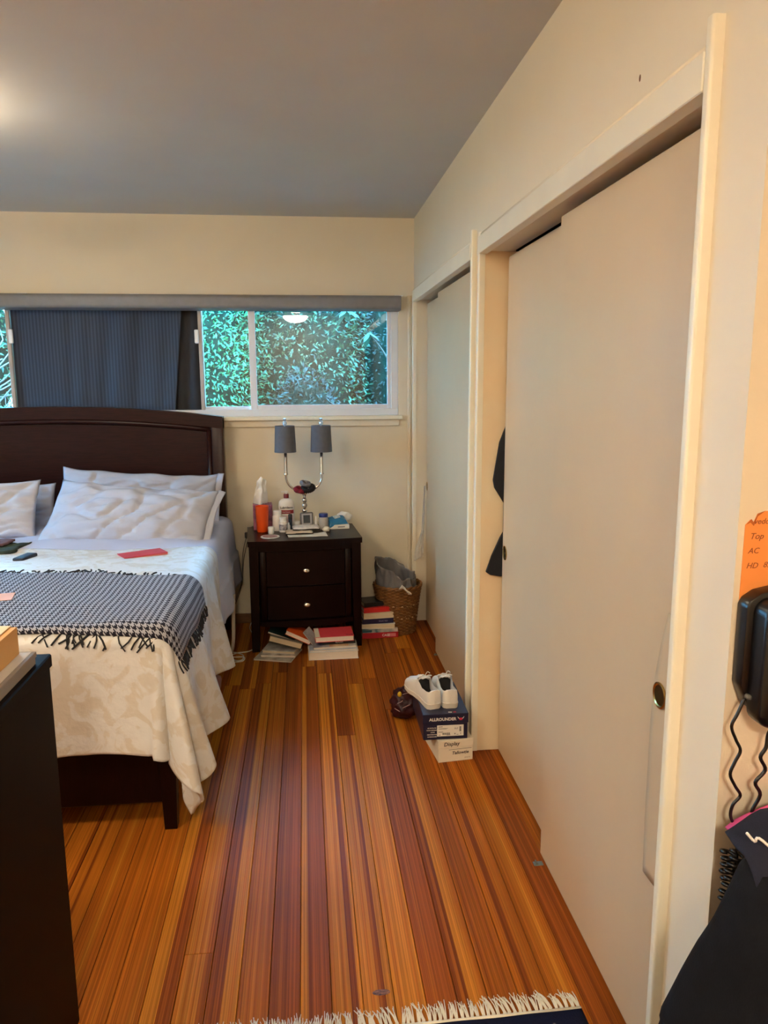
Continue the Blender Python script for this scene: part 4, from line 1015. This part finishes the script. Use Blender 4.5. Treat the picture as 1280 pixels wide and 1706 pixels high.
w2 = frombm('lattice_light_dashes', bm, gap_light_m, bs); w2['kind'] = 'stuff'
bg = thing('bin_liner', 'grey crumpled plastic bin liner sticking out of the wicker basket', 'bag', (.536, 4.405, .16))
def liner(u, v):
    a = 2*pi*u; d = Vector((cos(a), sin(a)))
    topz = .232+.060*cos(a-2.7)+.022*nz(d.x*2, d.y*2, 0)
    rid = .030*(abs(nz(d.x*2.4+v*1.2, d.y*2.4, v*2.2))-.18)+.016*(abs(nz(d.x*5, d.y*5+v*3, 3))-.2)
    rr = .090+.028*sin(min(1, v*1.15)*pi*.62)-.01*max(0, v-.8)+rid*(.3+v)
    if v < .42: rr = min(rr, .098)
    return (d.x*rr*1.03-.012*v, d.y*rr*.95, -.10+(topz+.10)*v+.010*nz(d.x*5, d.y*5, v*6)*v)
grid('liner_film', 72, 26, liner, clear_plastic('grey_bag_film', (128, 126, 128), .84), bg, thick=.0008)
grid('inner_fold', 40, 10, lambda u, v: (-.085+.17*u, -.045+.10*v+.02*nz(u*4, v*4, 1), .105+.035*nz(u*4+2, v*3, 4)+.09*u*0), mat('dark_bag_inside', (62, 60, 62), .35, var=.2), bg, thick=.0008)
ps = grid('paper_scrap', 12, 8, lambda u, v: (-.04+.08*u, -.03*v, .045*v-.03*u*v+.01*nz(u*3, v*3, 1)), paper_m, None, thick=.0006)
ps.location = (.555, 4.278, .268); ps.rotation_euler = (0, radians(25), .2); tag(ps, 'white paper scrap at the front rim of the wicker basket', 'paper')
# clear garment plastic at the far closet
def cplast(u, v):
    w_ = .012+.012*v+.05*max(0, v-.62)**1.0*2.2*(1-.5*max(0, v-.85)*6)
    xl = .722-.012*v
    return (xl-w_*u-.03*max(0, v-.6)*u, 4.515-.02*u+.012*nz(u*4, v*9, 3)+.006*nz(u*9, v*22, 1), .868-.44*v-.05*u*max(0, v-.55)+.004*nz(u*6, v*16, 5))
gp = grid('garment_plastic', 16, 60, cplast, clear_plastic('clear_film', (236, 236, 236), .42), None, thick=.0006)
tag(gp, 'clear crinkled garment plastic sticking out of the far closet', 'plastic')

# ================================================================== SHOE BOXES AND SHOES
wbx = thing('white_shoe_box', 'white cardboard box with handwriting under the navy shoe box', 'box', (.570, 2.772, 0), radians(6.2))
wcard = mat('white_card', (232, 222, 200), .65, var=.02)
boxo('box_body', (-.071, .071, .001, .268, 0, .062), wcard, wbx, bev=.001)
boxo('box_lid', (-.0728, .0728, -.001, .270, .060, .091), wcard, wbx, bev=.0012)
ink = mat('brown_black_ink', (52, 34, 30), .7)
words('handwriting', 'Display', .022, ink, wbx, FRONT(-.050, -.0014, .069), shear=.15, bold=.0003)
words('handwriting', 'Tallowtie', .0185, ink, wbx, FRONT(-.016, .0006, .030, 0), shear=.2, bold=.0003)
words('handwriting', '10 01 01', .007, mat('pale_ink', (130, 112, 96), .7), wbx, FRONT(.036, .0006, .010))
boxo('pen_stroke', (-.028, .066, .0002, .0008, .0505, .0517), ink, wbx, bev=0)
nb = thing('navy_shoe_box', 'navy blue shoe box with white print on top of the white box', 'box', (.5295, 2.779, .0914), radians(-.5))
navy = mat('navy_card', (24, 30, 60), .4, var=.06); purple = mat('purple_navy_card', (40, 30, 62), .45, var=.06)
boxo('box_body', (-.0885, .0885, .002, .318, 0, .085), navy, nb, bev=.0012)
boxo('box_lid', (-.0915, .0915, -.001, .321, .068, .1085), navy, nb, bev=.0015)
wprint = mat('white_print', (228, 224, 220), .5); rprint = mat('red_print', (206, 40, 70), .5)
words('lettering', 'ALLROUNDER', .0168, wprint, nb, FRONT(-.066, -.0014, .081), bold=.0006)
# winged red emblem beside the word
sym = [(.052, .0855), (.0555, .0835), (.054, .0800), (.058, .0815), (.0605, .0795), (.063, .0815), (.067, .0800), (.0655, .0835), (.069, .0855), (.065, .0880), (.0645, .0915), (.0605, .0895), (.0565, .0915), (.056, .0880)]
prismo('emblem', sym, -.0016, -.0011, 'y', rprint, nb)
for s in (-1, 1):
    prismo('emblem_wing', [(.0605+s*.0045, .0860), (.0605+s*.0075, .0905), (.0605+s*.0140, .0965), (.0605+s*.0120, .0915), (.0605+s*.0095, .0875)], -.0018, -.0013, 'y', wprint, nb)
lb = boxo('size_label', (-.034, .0725, .0008, .0016, .014, .060), paper_m, nb, bev=0)
for i, (x0, x1, z0, z1) in enumerate(((-.029, -.012, .053, .0555), (-.029, .004, .044, .0452), (-.029, .010, .0465, .0475), (-.029, -.010, .033, .0342), (-.029, -.012, .0295, .0305), (-.028, -.020, .0185, .0205), (.004, .02, .018, .0195), (.036, .0395, .020, .026), (.044, .052, .019, .0205), (.060, .0615, .020, .027))):
    boxo('label_line', (x0, x1, .0004, .0009, z0, z1), mat('label_grey_print', (96, 92, 92), .6), lb, bev=0)
for i in range(12):
    x = -.013+i*.0026; boxo('barcode_bar', (x, x+(.0016 if i % 3 else .001), .0004, .0009, .020, .0285), mat('barcode_ink', (40, 38, 40), .6), lb, bev=0)
for i in range(7):
    z = .0325+i*.0030; boxo('barcode_bar', (.0555, .0630, .0004, .0009, z, z+.0018), mat('barcode_ink', (40, 38, 40), .6), lb, bev=0)
words('handwriting', '3x5', .010, mat('pen_ink', (110, 104, 120), .6), lb, FRONT(.034, .0005, .0425), shear=.3)
for i, (s, x) in enumerate((('AIR VENTILATED', -.073), ('SHOCK ABSORBING', -.076), ('ACTIVE', -.060), ('REMOVABLE SOLE', -.074), ('WATERPROOFED', -.073))):
    words('lettering', s, .0048, wprint, nb, FRONT(x, .0012, .0485-.0092*i), bold=.0002)
# emblem on top of the lid
prismo('lid_emblem', [(.012, .012), (.026, .010), (.028, .016), (.013, .018)], .1085, .1088, 'z', wprint, nb)
prismo('lid_emblem', [(.032, .010), (.044, .011), (.043, .018), (.033, .017)], .1085, .1088, 'z', rprint, nb)

shoe_m = mat('white_leather', (236, 230, 220), .5, var=.02, bump=.08, bscale=160); lining = mat('grey_lining', (196, 192, 190), .85); insole = mat('black_insole', (18, 18, 20), .8)
sole_m = mat('off_white_rubber', (232, 222, 206), .6, var=.03)
def shoe(label, loc, rz, side):
    t = thing('shoe', label, 'shoe', loc, rz, 'pair of white lace-up shoes on the shoe box')
    L_ = .275
    def cl(y): return .010*side*-1*sin(pi*min(1, y))*.5
    def hw(y):   # half width along the shoe
        for (a, wa), (b, wb) in zip(prof, prof[1:]):
            if y <= b: k = (y-a)/(b-a); k = k*k*(3-2*k); return wa+(wb-wa)*k
        return prof[-1][1]
    prof = [(0, .016), (.012, .0225), (.04, .0290), (.12, .0315), (.35, .031), (.5, .034), (.7, .043), (.85, .040), (.95, .026), (1., .008)]
    NS = 44; ys = [i/NS for i in range(NS+1)]
    # sole
    bm = bmesh.new(); lo_, hi = [], []
    out = [(cl(y)+hw(y)+.003, y) for y in ys]+[(cl(y)-hw(y)-.003, y) for y in reversed(ys)]
    for x, y in out:
        sp = .006*max(0, (y-.75)/.25)**2
        lo_.append(bm.verts.new((x*.94, .004+(L_-.006)*y, sp))); hi.append(bm.verts.new((x, L_*y-.002, .024-.006*min(1, y*1.5)+sp)))
    k = len(lo_)
    for i in range(k): bm.faces.new((lo_[i], lo_[(i+1) % k], hi[(i+1) % k], hi[i]))
    bm.faces.new(lo_); bm.faces.new(hi); frombm('sole', bm, sole_m, t, 50)
    # upper: outer wall up to the collar, then down inside where the shoe is open
    def H(y):
        if y < .10: return .076-.06*y
        if y < .30: return .070-.035*(y-.1)
        if y < .48: return .063+.14*(y-.3)
        return max(.036, .0882-.105*(y-.48)) if y < .95 else .036-.25*(y-.95)
    def opn(y):  # how deep and wide the foot opening is
        if y < .025: return 0
        if y < .07: return (y-.025)/.045
        if y < .40: return 1
        if y < .52: return 1-(y-.40)/.12
        return 0
    rings = []; bm = bmesh.new(); mids = []
    for y in ys:
        h = H(y); w_ = hw(y); o_ = opn(y); c = cl(y); z0 = .016; pts = []
        for k in range(7):                       # left outer
            q = k/6; xx = w_*(1+.05*sin(pi*q)-(.06+.07*min(1, y*6) if y < .5 else .55)*q**2.2); pts.append((-xx, z0+(h-z0)*sin(q*pi/2)**.9 if o_ == 0 else z0+(h-z0)*q))
        xc = -pts[-1][0]
        for k in range(1, 5):                    # inside
            q = k/4; d_ = o_*(h-.026); pts.append((-xc*(1-.16*o_)*(1-q*(.12 if o_ > .2 else .35)), h+(.004*sin(q*pi/2) if o_ < .01 else 0)-d_*q))
        pts.append((0, (h+.005)*(1-o_)+o_*.025))
        full = pts+[(-x, z) for x, z in reversed(pts[:-1])]
        rings.append([bm.verts.new((c+x, L_*y, z)) for x, z in full])
    nn = len(rings[0])
    for a, b, y in zip(rings, rings[1:], ys):
        for i in range(nn-1):
            f = bm.faces.new((a[i], a[i+1], b[i+1], b[i]))
            if 6 <= i <= nn-8 and opn(y) > .3: f.material_index = 2 if 9 <= i <= nn-11 else 1
    bm.faces.new(rings[0]); bm.faces.new(rings[-1])
    o = frombm('upper', bm, shoe_m, t, 60); o.data.materials.append(lining); o.data.materials.append(insole)
    # tongue and laces
    grid('tongue', 8, 12, lambda u, v: (cl(.4)+(u-.5)*.036, L_*(.36+.26*v), .090-.022*v*v*1.3+.004*sin(u*pi)+.004*(1-v)), shoe_m, t, thick=.003)
    for k in range(4):
        y = .46+.065*k; z = H(y)+.006
        tubeo('lace', [(cl(y)-.024+.002*k, L_*y-.004, z-.008), (cl(y), L_*y, z+.003), (cl(y)+.024-.002*k, L_*y+.004, z-.008)], .0022, mat('lace_white', (226, 220, 212), .8), t, 6, 3, .6)
    y = .44
    for s in (-1, 1):
        tubeo('lace_loop', [(cl(y), L_*y, H(y)+.008), (cl(y)+s*.014, L_*y-.012, H(y)+.020), (cl(y)+s*.030, L_*y-.004, H(y)+.012), (cl(y)+s*.016, L_*y+.006, H(y)+.008), (cl(y), L_*y, H(y)+.008)], .0016, mat('lace_white', (226, 220, 212), .8), t, 6, 4)
        tubeo('lace_end', [(cl(y), L_*y, H(y)+.009), (cl(y)+s*.010, L_*y-.006, H(y)+.024+.008*(s > 0)), (cl(y)+s*.020, L_*y-.010, H(y)+.026-.012*(s < 0))], .0014, mat('lace_white', (226, 220, 212), .8), t, 6, 3)
    # heel seam
    tubeo('heel_seam', [(cl(0)-.001, -.001, .026), (cl(0), -.0005, .05), (cl(0), .0, .074)], .0012, shoe_m, t, 5, 2)
    return t
zs_ = .0914+.1088
shoe('left white lace-up shoe on the navy shoe box, toe turned outward', (.494, 2.822, zs_), radians(14), -1)
shoe('right white lace-up shoe on the navy shoe box, pointing straight back', (.5585, 2.822, zs_), radians(-1), 1)

mb = thing('maroon_bag', 'dark maroon soft bag on the floor left of the shoe boxes', 'bag', (.422, 3.215, 0))
bm = bmesh.new(); blob(bm, (0, 0, .058), (.062, .075, .066), .22, 7., 2.4, 4)
for v in bm.verts: v.co.z = max(0, v.co.z); v.co += Vector((.016*nz(v.co.z*40, v.co.x*20, 2), .006*nz(v.co.z*30, v.co.y*30, 1), 0))
frombm('bag_body', bm, mat('maroon_cloth', (52, 12, 20), .5, var=.3, scale=30, bump=.3, bscale=60), mb, True)
bm = bmesh.new(); blob(bm, (.012, -.01, .118), (.032, .032, .026), .3, 3., 3, 3); frombm('bag_neck', bm, mat('maroon_cloth', (52, 12, 20), .5), mb, True)
bm = bmesh.new(); blob(bm, (-.026, -.035, .116), (.010, .010, .013), .05, 1., 2, 3); frombm('yellow_toggle', bm, mat('yellow_plastic', (222, 176, 36), .5), mb, True)
for p in (((-.040, -.062, .085), (-.026, -.068, .094), (-.016, -.062, .098)), ((-.018, -.074, .068), (0, -.078, .078), (.014, -.074, .082)), ((-.052, -.060, .062), (-.036, -.071, .055), (-.02, -.074, .045)), ((-.014, -.042, .118), (-.002, -.048, .124), (.01, -.044, .124))):
    tubeo('white_piping', p, .0016, mat('piping_pinkish', (180, 150, 150), .7), mb, 5, 3)

# ================================================================== CLOTHES IN THE NEAR CLOSET
cpoly = [(.752, 1.30), (.738, 1.265), (.716, 1.12), (.722, 1.09), (.748, 1.05), (.764, 1.03), (.764, .915), (.748, .895), (.716, .82), (.694, .757), (.712, .745), (.752, .738), (.86, .74), (1.05, .78), (1.05, 1.42), (.9, 1.5), (.80, 1.42)]
bm = bmesh.new(); prism(bm, cpoly, 2.8315, 2.8455, 'y')
bmesh.ops.bevel(bm, geom=bm.edges[:], offset=.003, segments=2, affect='EDGES', profile=.5)
o = center(frombm('black_coat', bm, mat('charcoal_coat_cloth', (26, 28, 34), .9, var=.15, scale=60, bump=.2, bscale=200), None, 40)); tag(o, 'black coat hem and sleeve poking out beside the near closet door', 'coat')
o = tubeo('closet_rod', [(.96, YJ0-.1, 1.50), (.96, YJ1, 1.50)], .014, nickel_m, None, 12, 1); struct(o); o.name = 'trim_8'

# ================================================================== FLOOR CABLE
cb_ = thing('white_cable', 'white cable looped on the floor between bed and nightstand', 'cable')
tubeo('cable', [(-.318, 4.15, .004), (-.35, 4.118, .004), (-.40, 4.105, .004), (-.44, 4.06, .004), (-.40, 3.985, .005), (-.365, 3.99, .007), (-.37, 4.06, .009), (-.44, 4.12, .006), (-.485, 4.10, .004), (-.47, 4.04, .007), (-.41, 4.025, .010), (-.36, 4.03, .006), (-.365, 3.975, .004), (-.44, 3.965, .004), (-.53, 3.985, .004)], .0032, mat('white_cable_rubber', (222, 214, 200), .5), cb_, 7, 6)
boxo('plug', (-.05, .0, -.011, .011, 0, .017), mat('white_cable_rubber', (222, 214, 200), .5), cb_, bev=.004, M=Matrix.Translation((-.46, 4.10, .0)) @ Matrix.Rotation(1.0, 4, 'Z'))
rebase(cb_, (-.42, 4.04, 0))
c2 = tubeo('charger_cable', [(-.345, 4.45, .004), (-.352, 4.40, .05), (-.338, 4.36, .095), (-.322, 4.40, .10), (-.32, 4.46, .06)], .0022, white_m, None, 6, 5); tag(c2, 'thin white cable bent up beside the left leg of the nightstand', 'cable')

# ================================================================== DRESSER AT THE LEFT
dz = thing('dresser', 'dark espresso dresser cut off at the lower left, side panel in view', 'dresser')
DX, DY = -.566, 1.645
boxo('top', (-1.10, DX+.004, .72, DY+.006, .885, .915), dresser_m, dz, bev=.003)
bm = bmesh.new()
prism(bm, [(.74, .885), (.74, 0.0), (.79, 0.0), (.83, .055), (1.55, .055), (1.606, 0.0), (DY, 0.0), (DY, .885)], DX-.022, DX, 'x')
bmesh.ops.bevel(bm, geom=bm.edges[:], offset=.0015, segments=1, affect='EDGES'); frombm('side_panel', bm, dresser_m, dz)
bm = bmesh.new(); prism(bm, [(.74, .885), (.74, 0.0), (.79, 0.0), (.83, .055), (1.55, .055), (1.606, 0.0), (DY, 0.0), (DY, .885)], -1.09, -1.068, 'x'); frombm('side_panel', bm, dresser_m, dz)
boxo('back_panel', (-1.068, DX-.022, DY-.016, DY-.004, .055, .885), dresser_m, dz, bev=0)
boxo('bottom_panel', (-1.068, DX-.022, .76, DY-.02, .06, .08), dresser_m, dz, bev=0)
for k in range(4):
    dd = boxo('drawer', (-1.066, DX-.024, .725, .745, .085+.2*k, .275+.2*k), dresser_m, dz, bev=.003)
    for s in (-1, 1): latheo('knob', [(0, 0), (.006, 0), (.006, .01), (.013, .016), (.012, .024), (0, .026)], nickel_m, dd, n=14, M=Matrix.Translation((-.83+s*.13, .725, .18+.2*k)) @ Matrix.Rotation(pi/2, 4, 'X'))
rebase(dz, ((-1.10+DX)/2, 1.18, 0))
gb = thing('grey_box', 'flat grey paper box on the dresser under the tan carton', 'box', (0, 0, 0))
gm = mat('grey_card', (150, 140, 132), .6, var=.04); gmt = mat('grey_card_white', (226, 220, 212), .6)
boxo('box_body', (-.86, -.574, 1.12, 1.588, .9153, .938), gm, gb, bev=.001)
boxo('box_lid', (-.862, -.572, 1.118, 1.591, .9300, .9420), gm, gb, bev=.001)
boxo('white_sheet', (-.858, -.580, 1.122, 1.586, .9420, .9428), gmt, gb, bev=0)
rebase(gb, (-.717, 1.354, .9153))
tc_ = thing('tan_carton', 'tan cardboard carton on the grey box at the dresser end', 'carton')
kraft = mat('tan_card', (216, 166, 104), .7, var=.04, scale=8)
boxo('carton_body', (-.80, -.600, 1.20, 1.575, .9430, 1.002), kraft, tc_, bev=.0015)
boxo('carton_flap', (-.80, -.612, 1.20, 1.575, 1.0025, 1.005), mat('tan_card_light', (228, 204, 168), .7), tc_, bev=.0006)
boxo('carton_flap', (-.600, -.5985, 1.21, 1.57, .985, 1.0035), kraft, tc_, bev=.0004)
rebase(tc_, (-.70, 1.39, .943))

# ================================================================== RUG
rg = thing('rug', 'navy patterned rug with a cream fringe at the bottom of the picture', 'rug', (.05, .85, 0), radians(.7))
def rug_mat():
    m = mat('rug_navy_wool', (22, 24, 42), .95, var=.2, scale=40, bump=.5, bscale=260, spec=.1); nt = m.node_tree; L = nt.links.new; b = nt.nodes['Principled BSDF']
    tc = nt.nodes.new('ShaderNodeTexCoord'); v = nt.nodes.new('ShaderNodeTexVoronoi'); v.inputs['Scale'].default_value = 34; L(tc.outputs['Object'], v.inputs['Vector'])
    cr = nt.nodes.new('ShaderNodeValToRGB'); cr.color_ramp.elements[0].position = .16; cr.color_ramp.elements[1].position = .24; cr.color_ramp.elements[0].color = lin((150, 138, 128)); cr.color_ramp.elements[1].color = lin((22, 24, 44))
    L(v.outputs['Distance'], cr.inputs[0])
    sp = nt.nodes.new('ShaderNodeSeparateXYZ'); L(tc.outputs['Object'], sp.inputs[0]); lt = nt.nodes.new('ShaderNodeMath'); lt.operation = 'LESS_THAN'; lt.inputs[1].default_value = .655; L(sp.outputs[1], lt.inputs[0])
    mx = nt.nodes.new('ShaderNodeMix'); mx.data_type = 'RGBA'; L(lt.outputs[0], mx.inputs[0]); mx.inputs[6].default_value = lin((22, 24, 44)); L(cr.outputs[0], mx.inputs[7]); L(mx.outputs[2], b.inputs['Base Color'])
    return m
grid('rug_pile', 60, 60, lambda u, v: (-.60+1.19*u, -1.2+1.882*v, .009+.0015*nz(u*9, v*9, 1)), rug_mat(), rg, thick=.008)
tubeo('rug_selvage', [(-.60, .684, .005), (0, .684, .006), (.59, .684, .005)], .0055, mat('fringe_cotton', (226, 214, 190), .9), rg, 7, 2)
fringe_m = mat('fringe_cotton', (226, 214, 190), .9, var=.06, scale=60)
r = random.Random(12); meshes = []
for k in range(8):
    bm = bmesh.new(); lean = r.uniform(-.020, .012)
    tube(bm, [(0, 0, .004), (lean*.15, .008, .006)], .0042, 6, 1)
    for q in range(5):
        x = (q-2)*.0022; tube(bm, [(x*.5, .006, .006), (x+lean*.5+r.uniform(-.002, .002), .030, .006+r.uniform(0, .004)), (x*1.6+lean+r.uniform(-.004, .004), .052+r.uniform(-.006, .010), .0025)], lambda t_: .0019*(1-.5*t_), 4, 2)
    me = bpy.data.meshes.new('tassel'); bm.to_mesh(me); bm.free(); me.materials.append(fringe_m); meshes.append(me)
N_ = 92
for k in range(N_):
    o = bpy.data.objects.new('tassel', r.choice(meshes)); COL.objects.link(o); o.parent = rg
    o.location = (-.594+1.178*k/(N_-1)+r.uniform(-.002, .002), .686, 0); s = r.uniform(.85, 1.15); o.scale = (1, s, 1); o.rotation_euler = (0, 0, r.uniform(-.12, .05)+.10*nz(k*.3, 0, 0))

# ================================================================== PHONE CORNER
nt_ = thing('paper_note', 'orange paper note with handwriting taped above the black wall phone', 'note', (0, 0, 0))
YW = YN
npoly = [(.680, 1.10), (.681, 1.275), (.689, 1.283), (.694, 1.278), (.700, 1.292), (.712, 1.296), (.79, 1.297), (.79, 1.10)]
prismo('paper', npoly, YW-.0016, YW-.0004, 'y', mat('orange_paper', (244, 150, 72), .7, var=.02), nt_)
pen = mat('rust_pen', (150, 72, 30), .7)
for s, x, z, sz in (('vedolline', .694, 1.276, .013), ('Top', .689, 1.252, .014), ('5', .726, 1.254, .012), ('AC', .688, 1.229, .013), ('#1', .722, 1.232, .012), ('HD', .687, 1.205, .013), ('850', .715, 1.206, .013)):
    words('handwriting', s, sz, pen, nt_, FRONT(x, YW-.0020, z), shear=.3, ext=.0002)
prismo('torn_corner', [(.682, 1.2755), (.690, 1.284), (.694, 1.2785), (.700, 1.2925), (.712, 1.2966), (.700, 1.288), (.6945, 1.273), (.689, 1.2785)], YW-.0022, YW-.0017, 'y', mat('orange_paper_fold', (190, 96, 30), .7), nt_)
rebase(nt_, (.735, YW, 1.10))
ph = thing('wall_phone', 'black wall telephone mounted below the orange note', 'telephone')
bpoly = [(.677, 1.02), (.677, 1.150), (.682, 1.160), (.70, 1.172), (.73, 1.178), (.76, 1.178), (.79, 1.172), (.808, 1.160), (.814, 1.150), (.814, 1.02), (.798, .982), (.692, .982)]
bm = bmesh.new(); prism(bm, bpoly, YW-.030, YW-.0005, 'y'); bmesh.ops.bevel(bm, geom=bm.edges[:], offset=.004, segments=2, affect='EDGES', profile=.5); frombm('phone_base', bm, black_m, ph, 40)
def hs(x0, x1, z0, z1, y0, y1, nm, rr=.02):
    pts = []
    for cx_, cz_, a0 in ((x1-rr, z1-rr, 0), (x0+rr, z1-rr, 90), (x0+rr, z0+rr, 180), (x1-rr, z0+rr, 270)):
        for k in range(6): a = radians(a0+18*k); pts.append((cx_+rr*cos(a), cz_+rr*sin(a)))
    bm = bmesh.new(); prism(bm, pts, y0, y1, 'y')
    es = [e for e in bm.edges if abs(e.verts[0].co.y-y0) < 1e-5 and abs(e.verts[1].co.y-y0) < 1e-5]
    bmesh.ops.bevel(bm, geom=es, offset=.011, segments=4, affect='EDGES', profile=.5)
    return frombm(nm, bm, black_m, ph, 45)
hs(.688, .750, .962, 1.165, YW-.068, YW-.031, 'handset', .024)
hs(.757, .808, 1.0, 1.15, YW-.040, YW-.031, 'keypad_panel', .01)
latheo('cord_jack', [(0, 0), (.0045, 0), (.0045, .006), (.003, .010), (0, .010)], clear_plastic('clear_plug', (120, 116, 112), .5), ph, n=12, M=Matrix.Translation((.684, YW-.034, 1.006)) @ Matrix.Rotation(pi/2, 4, 'X') @ Matrix.Rotation(.4, 4, 'Y'))
rebase(ph, (.745, YW, .96))
YC = 1.06
tag(center(tubeo('phone_line', [(.680, 1.063, 1.004), (.668, YC, .979), (.660, YC, .959), (.669, YC, .936), (.678, YC, .917), (.670, YC, .897), (.664, YC, .877), (.674, YC, .856), (.684, YC, .839), (.673, YC, .824), (.670, YC, .805), (.678, YC, .787), (.690, YC, .768), (.700, YC, .75)], .0026, black_m, None, 8, 5)), 'black wavy phone cord hanging from the left side of the telephone', 'cord')
hc = thing('handset_cord', 'black coiled handset cord tangled below the telephone', 'cord')
tubeo('cord_lead', [(.725, YC-.012, .965), (.723, YC, .943), (.721, YC, .92), (.713, YC, .903), (.723, YC, .881), (.708, YC, .860), (.718, YC, .838), (.706, YC, .809), (.710, YC, .788), (.698, YC, .776), (.688, YC, .762), (.680, YC-.01, .735), (.683, YC-.02, .715)], .0030, black_m, hc, 8, 5)
def helix(p0, p1, R, turns, rr):
    p0, p1 = Vector(p0), Vector(p1); d = p1-p0; z = d.normalized(); x = z.orthogonal().normalized(); y = z.cross(x); N = int(turns*12)
    return [p0+d*i/N+(x*cos(2*pi*i/12)+y*sin(2*pi*i/12))*R*(1+.12*sin(i*.7)) for i in range(N+1)]
tubeo('coil', helix((.678, 1.042, .752), (.652, 1.03, .668), .0105, 8, .003), .0031, black_m, hc, 6, 1)
tubeo('coil', helix((.672, 1.06, .742), (.668, 1.05, .690), .0105, 5, .003), .0031, black_m, hc, 6, 1)
rebase(hc, (.69, 1.04, .70))

# heap of clothes on the right
jc = thing('black_jacket', 'black jacket heaped up below the wall phone', 'jacket')
def jack(u, v):
    a = 2*pi*u; z = .838*(1-v)
    xl = .648-.33*(.845-z) if z > .5 else .541-.20*(.5-z)
    cx_ = .93; hwx = cx_-xl; hwy = .155+.10*v
    tp = max(0, 1-(v/.06)) if v < .06 else 0
    k = 1-.9*tp**2
    rr = 1+.05*sin(a*5+v*4)*min(1, v*4)+.05*nz(cos(a)*2, sin(a)*2, v*3)
    ca, sa_ = cos(a), sin(a); ex = .75
    X = (abs(ca)**ex)*(1 if ca > 0 else -1); Y = (abs(sa_)**ex)*(1 if sa_ > 0 else -1)
    zz_ = z-.05*max(0, ca)*(1-v)-.02*abs(sa_)*(1-v)
    return (cx_+X*hwx*k*rr, min(.90+Y*hwy*k*rr, 1.045), zz_+.008*nz(ca*3, sa_*3, v*8)*(1-v))
grid('jacket_cloth', 72, 60, jack, blackfab_m, jc, thick=.004)
rebase(jc, (.93, .90, 0))
nv = thing('navy_shirt', 'navy shirt with white piping lying over the black jacket', 'shirt')
def shirt(u, v):      # u across to the right, v from the wall edge to the front
    x = .632+.40*u-.012*v*(1-u); y = 1.005-.20*v
    z = .838+.018*u-.30*max(0, v-.25)**1.5*(1-.3*u)-.03*max(0, .12-u)/.12+.006*nz(u*5, v*4, 2)
    return (x, y, z)
grid('shirt_cloth', 30, 24, shirt, mat('navy_knit', (20, 20, 36), .9, var=.15, scale=60, bump=.2, bscale=300), nv, thick=.008)
tubeo('white_piping', [(.629, .952, .846), (.640, .948, .834), (.645, .946, .840), (.668, .93, .822), (.70, .90, .80), (.78, .86, .775)], .0022, mat('piping_white', (230, 226, 220), .8), nv, 6, 4)
rebase(nv, (.83, .92, .74))
pk = grid('pink_cloth', 24, 14, lambda u, v: (.668+.34*u, 1.060-.055*v, .790+.085*u**.6-.012*(1-v)*(1-u)+.006*nz(u*5, v*5, 1)+.02*v*u), mat('pink_fabric', (226, 84, 140), .85, var=.08, scale=30), None, thick=.008)
center(pk); tag(pk, 'bright pink cloth on top of the clothes heap below the phone', 'cloth')
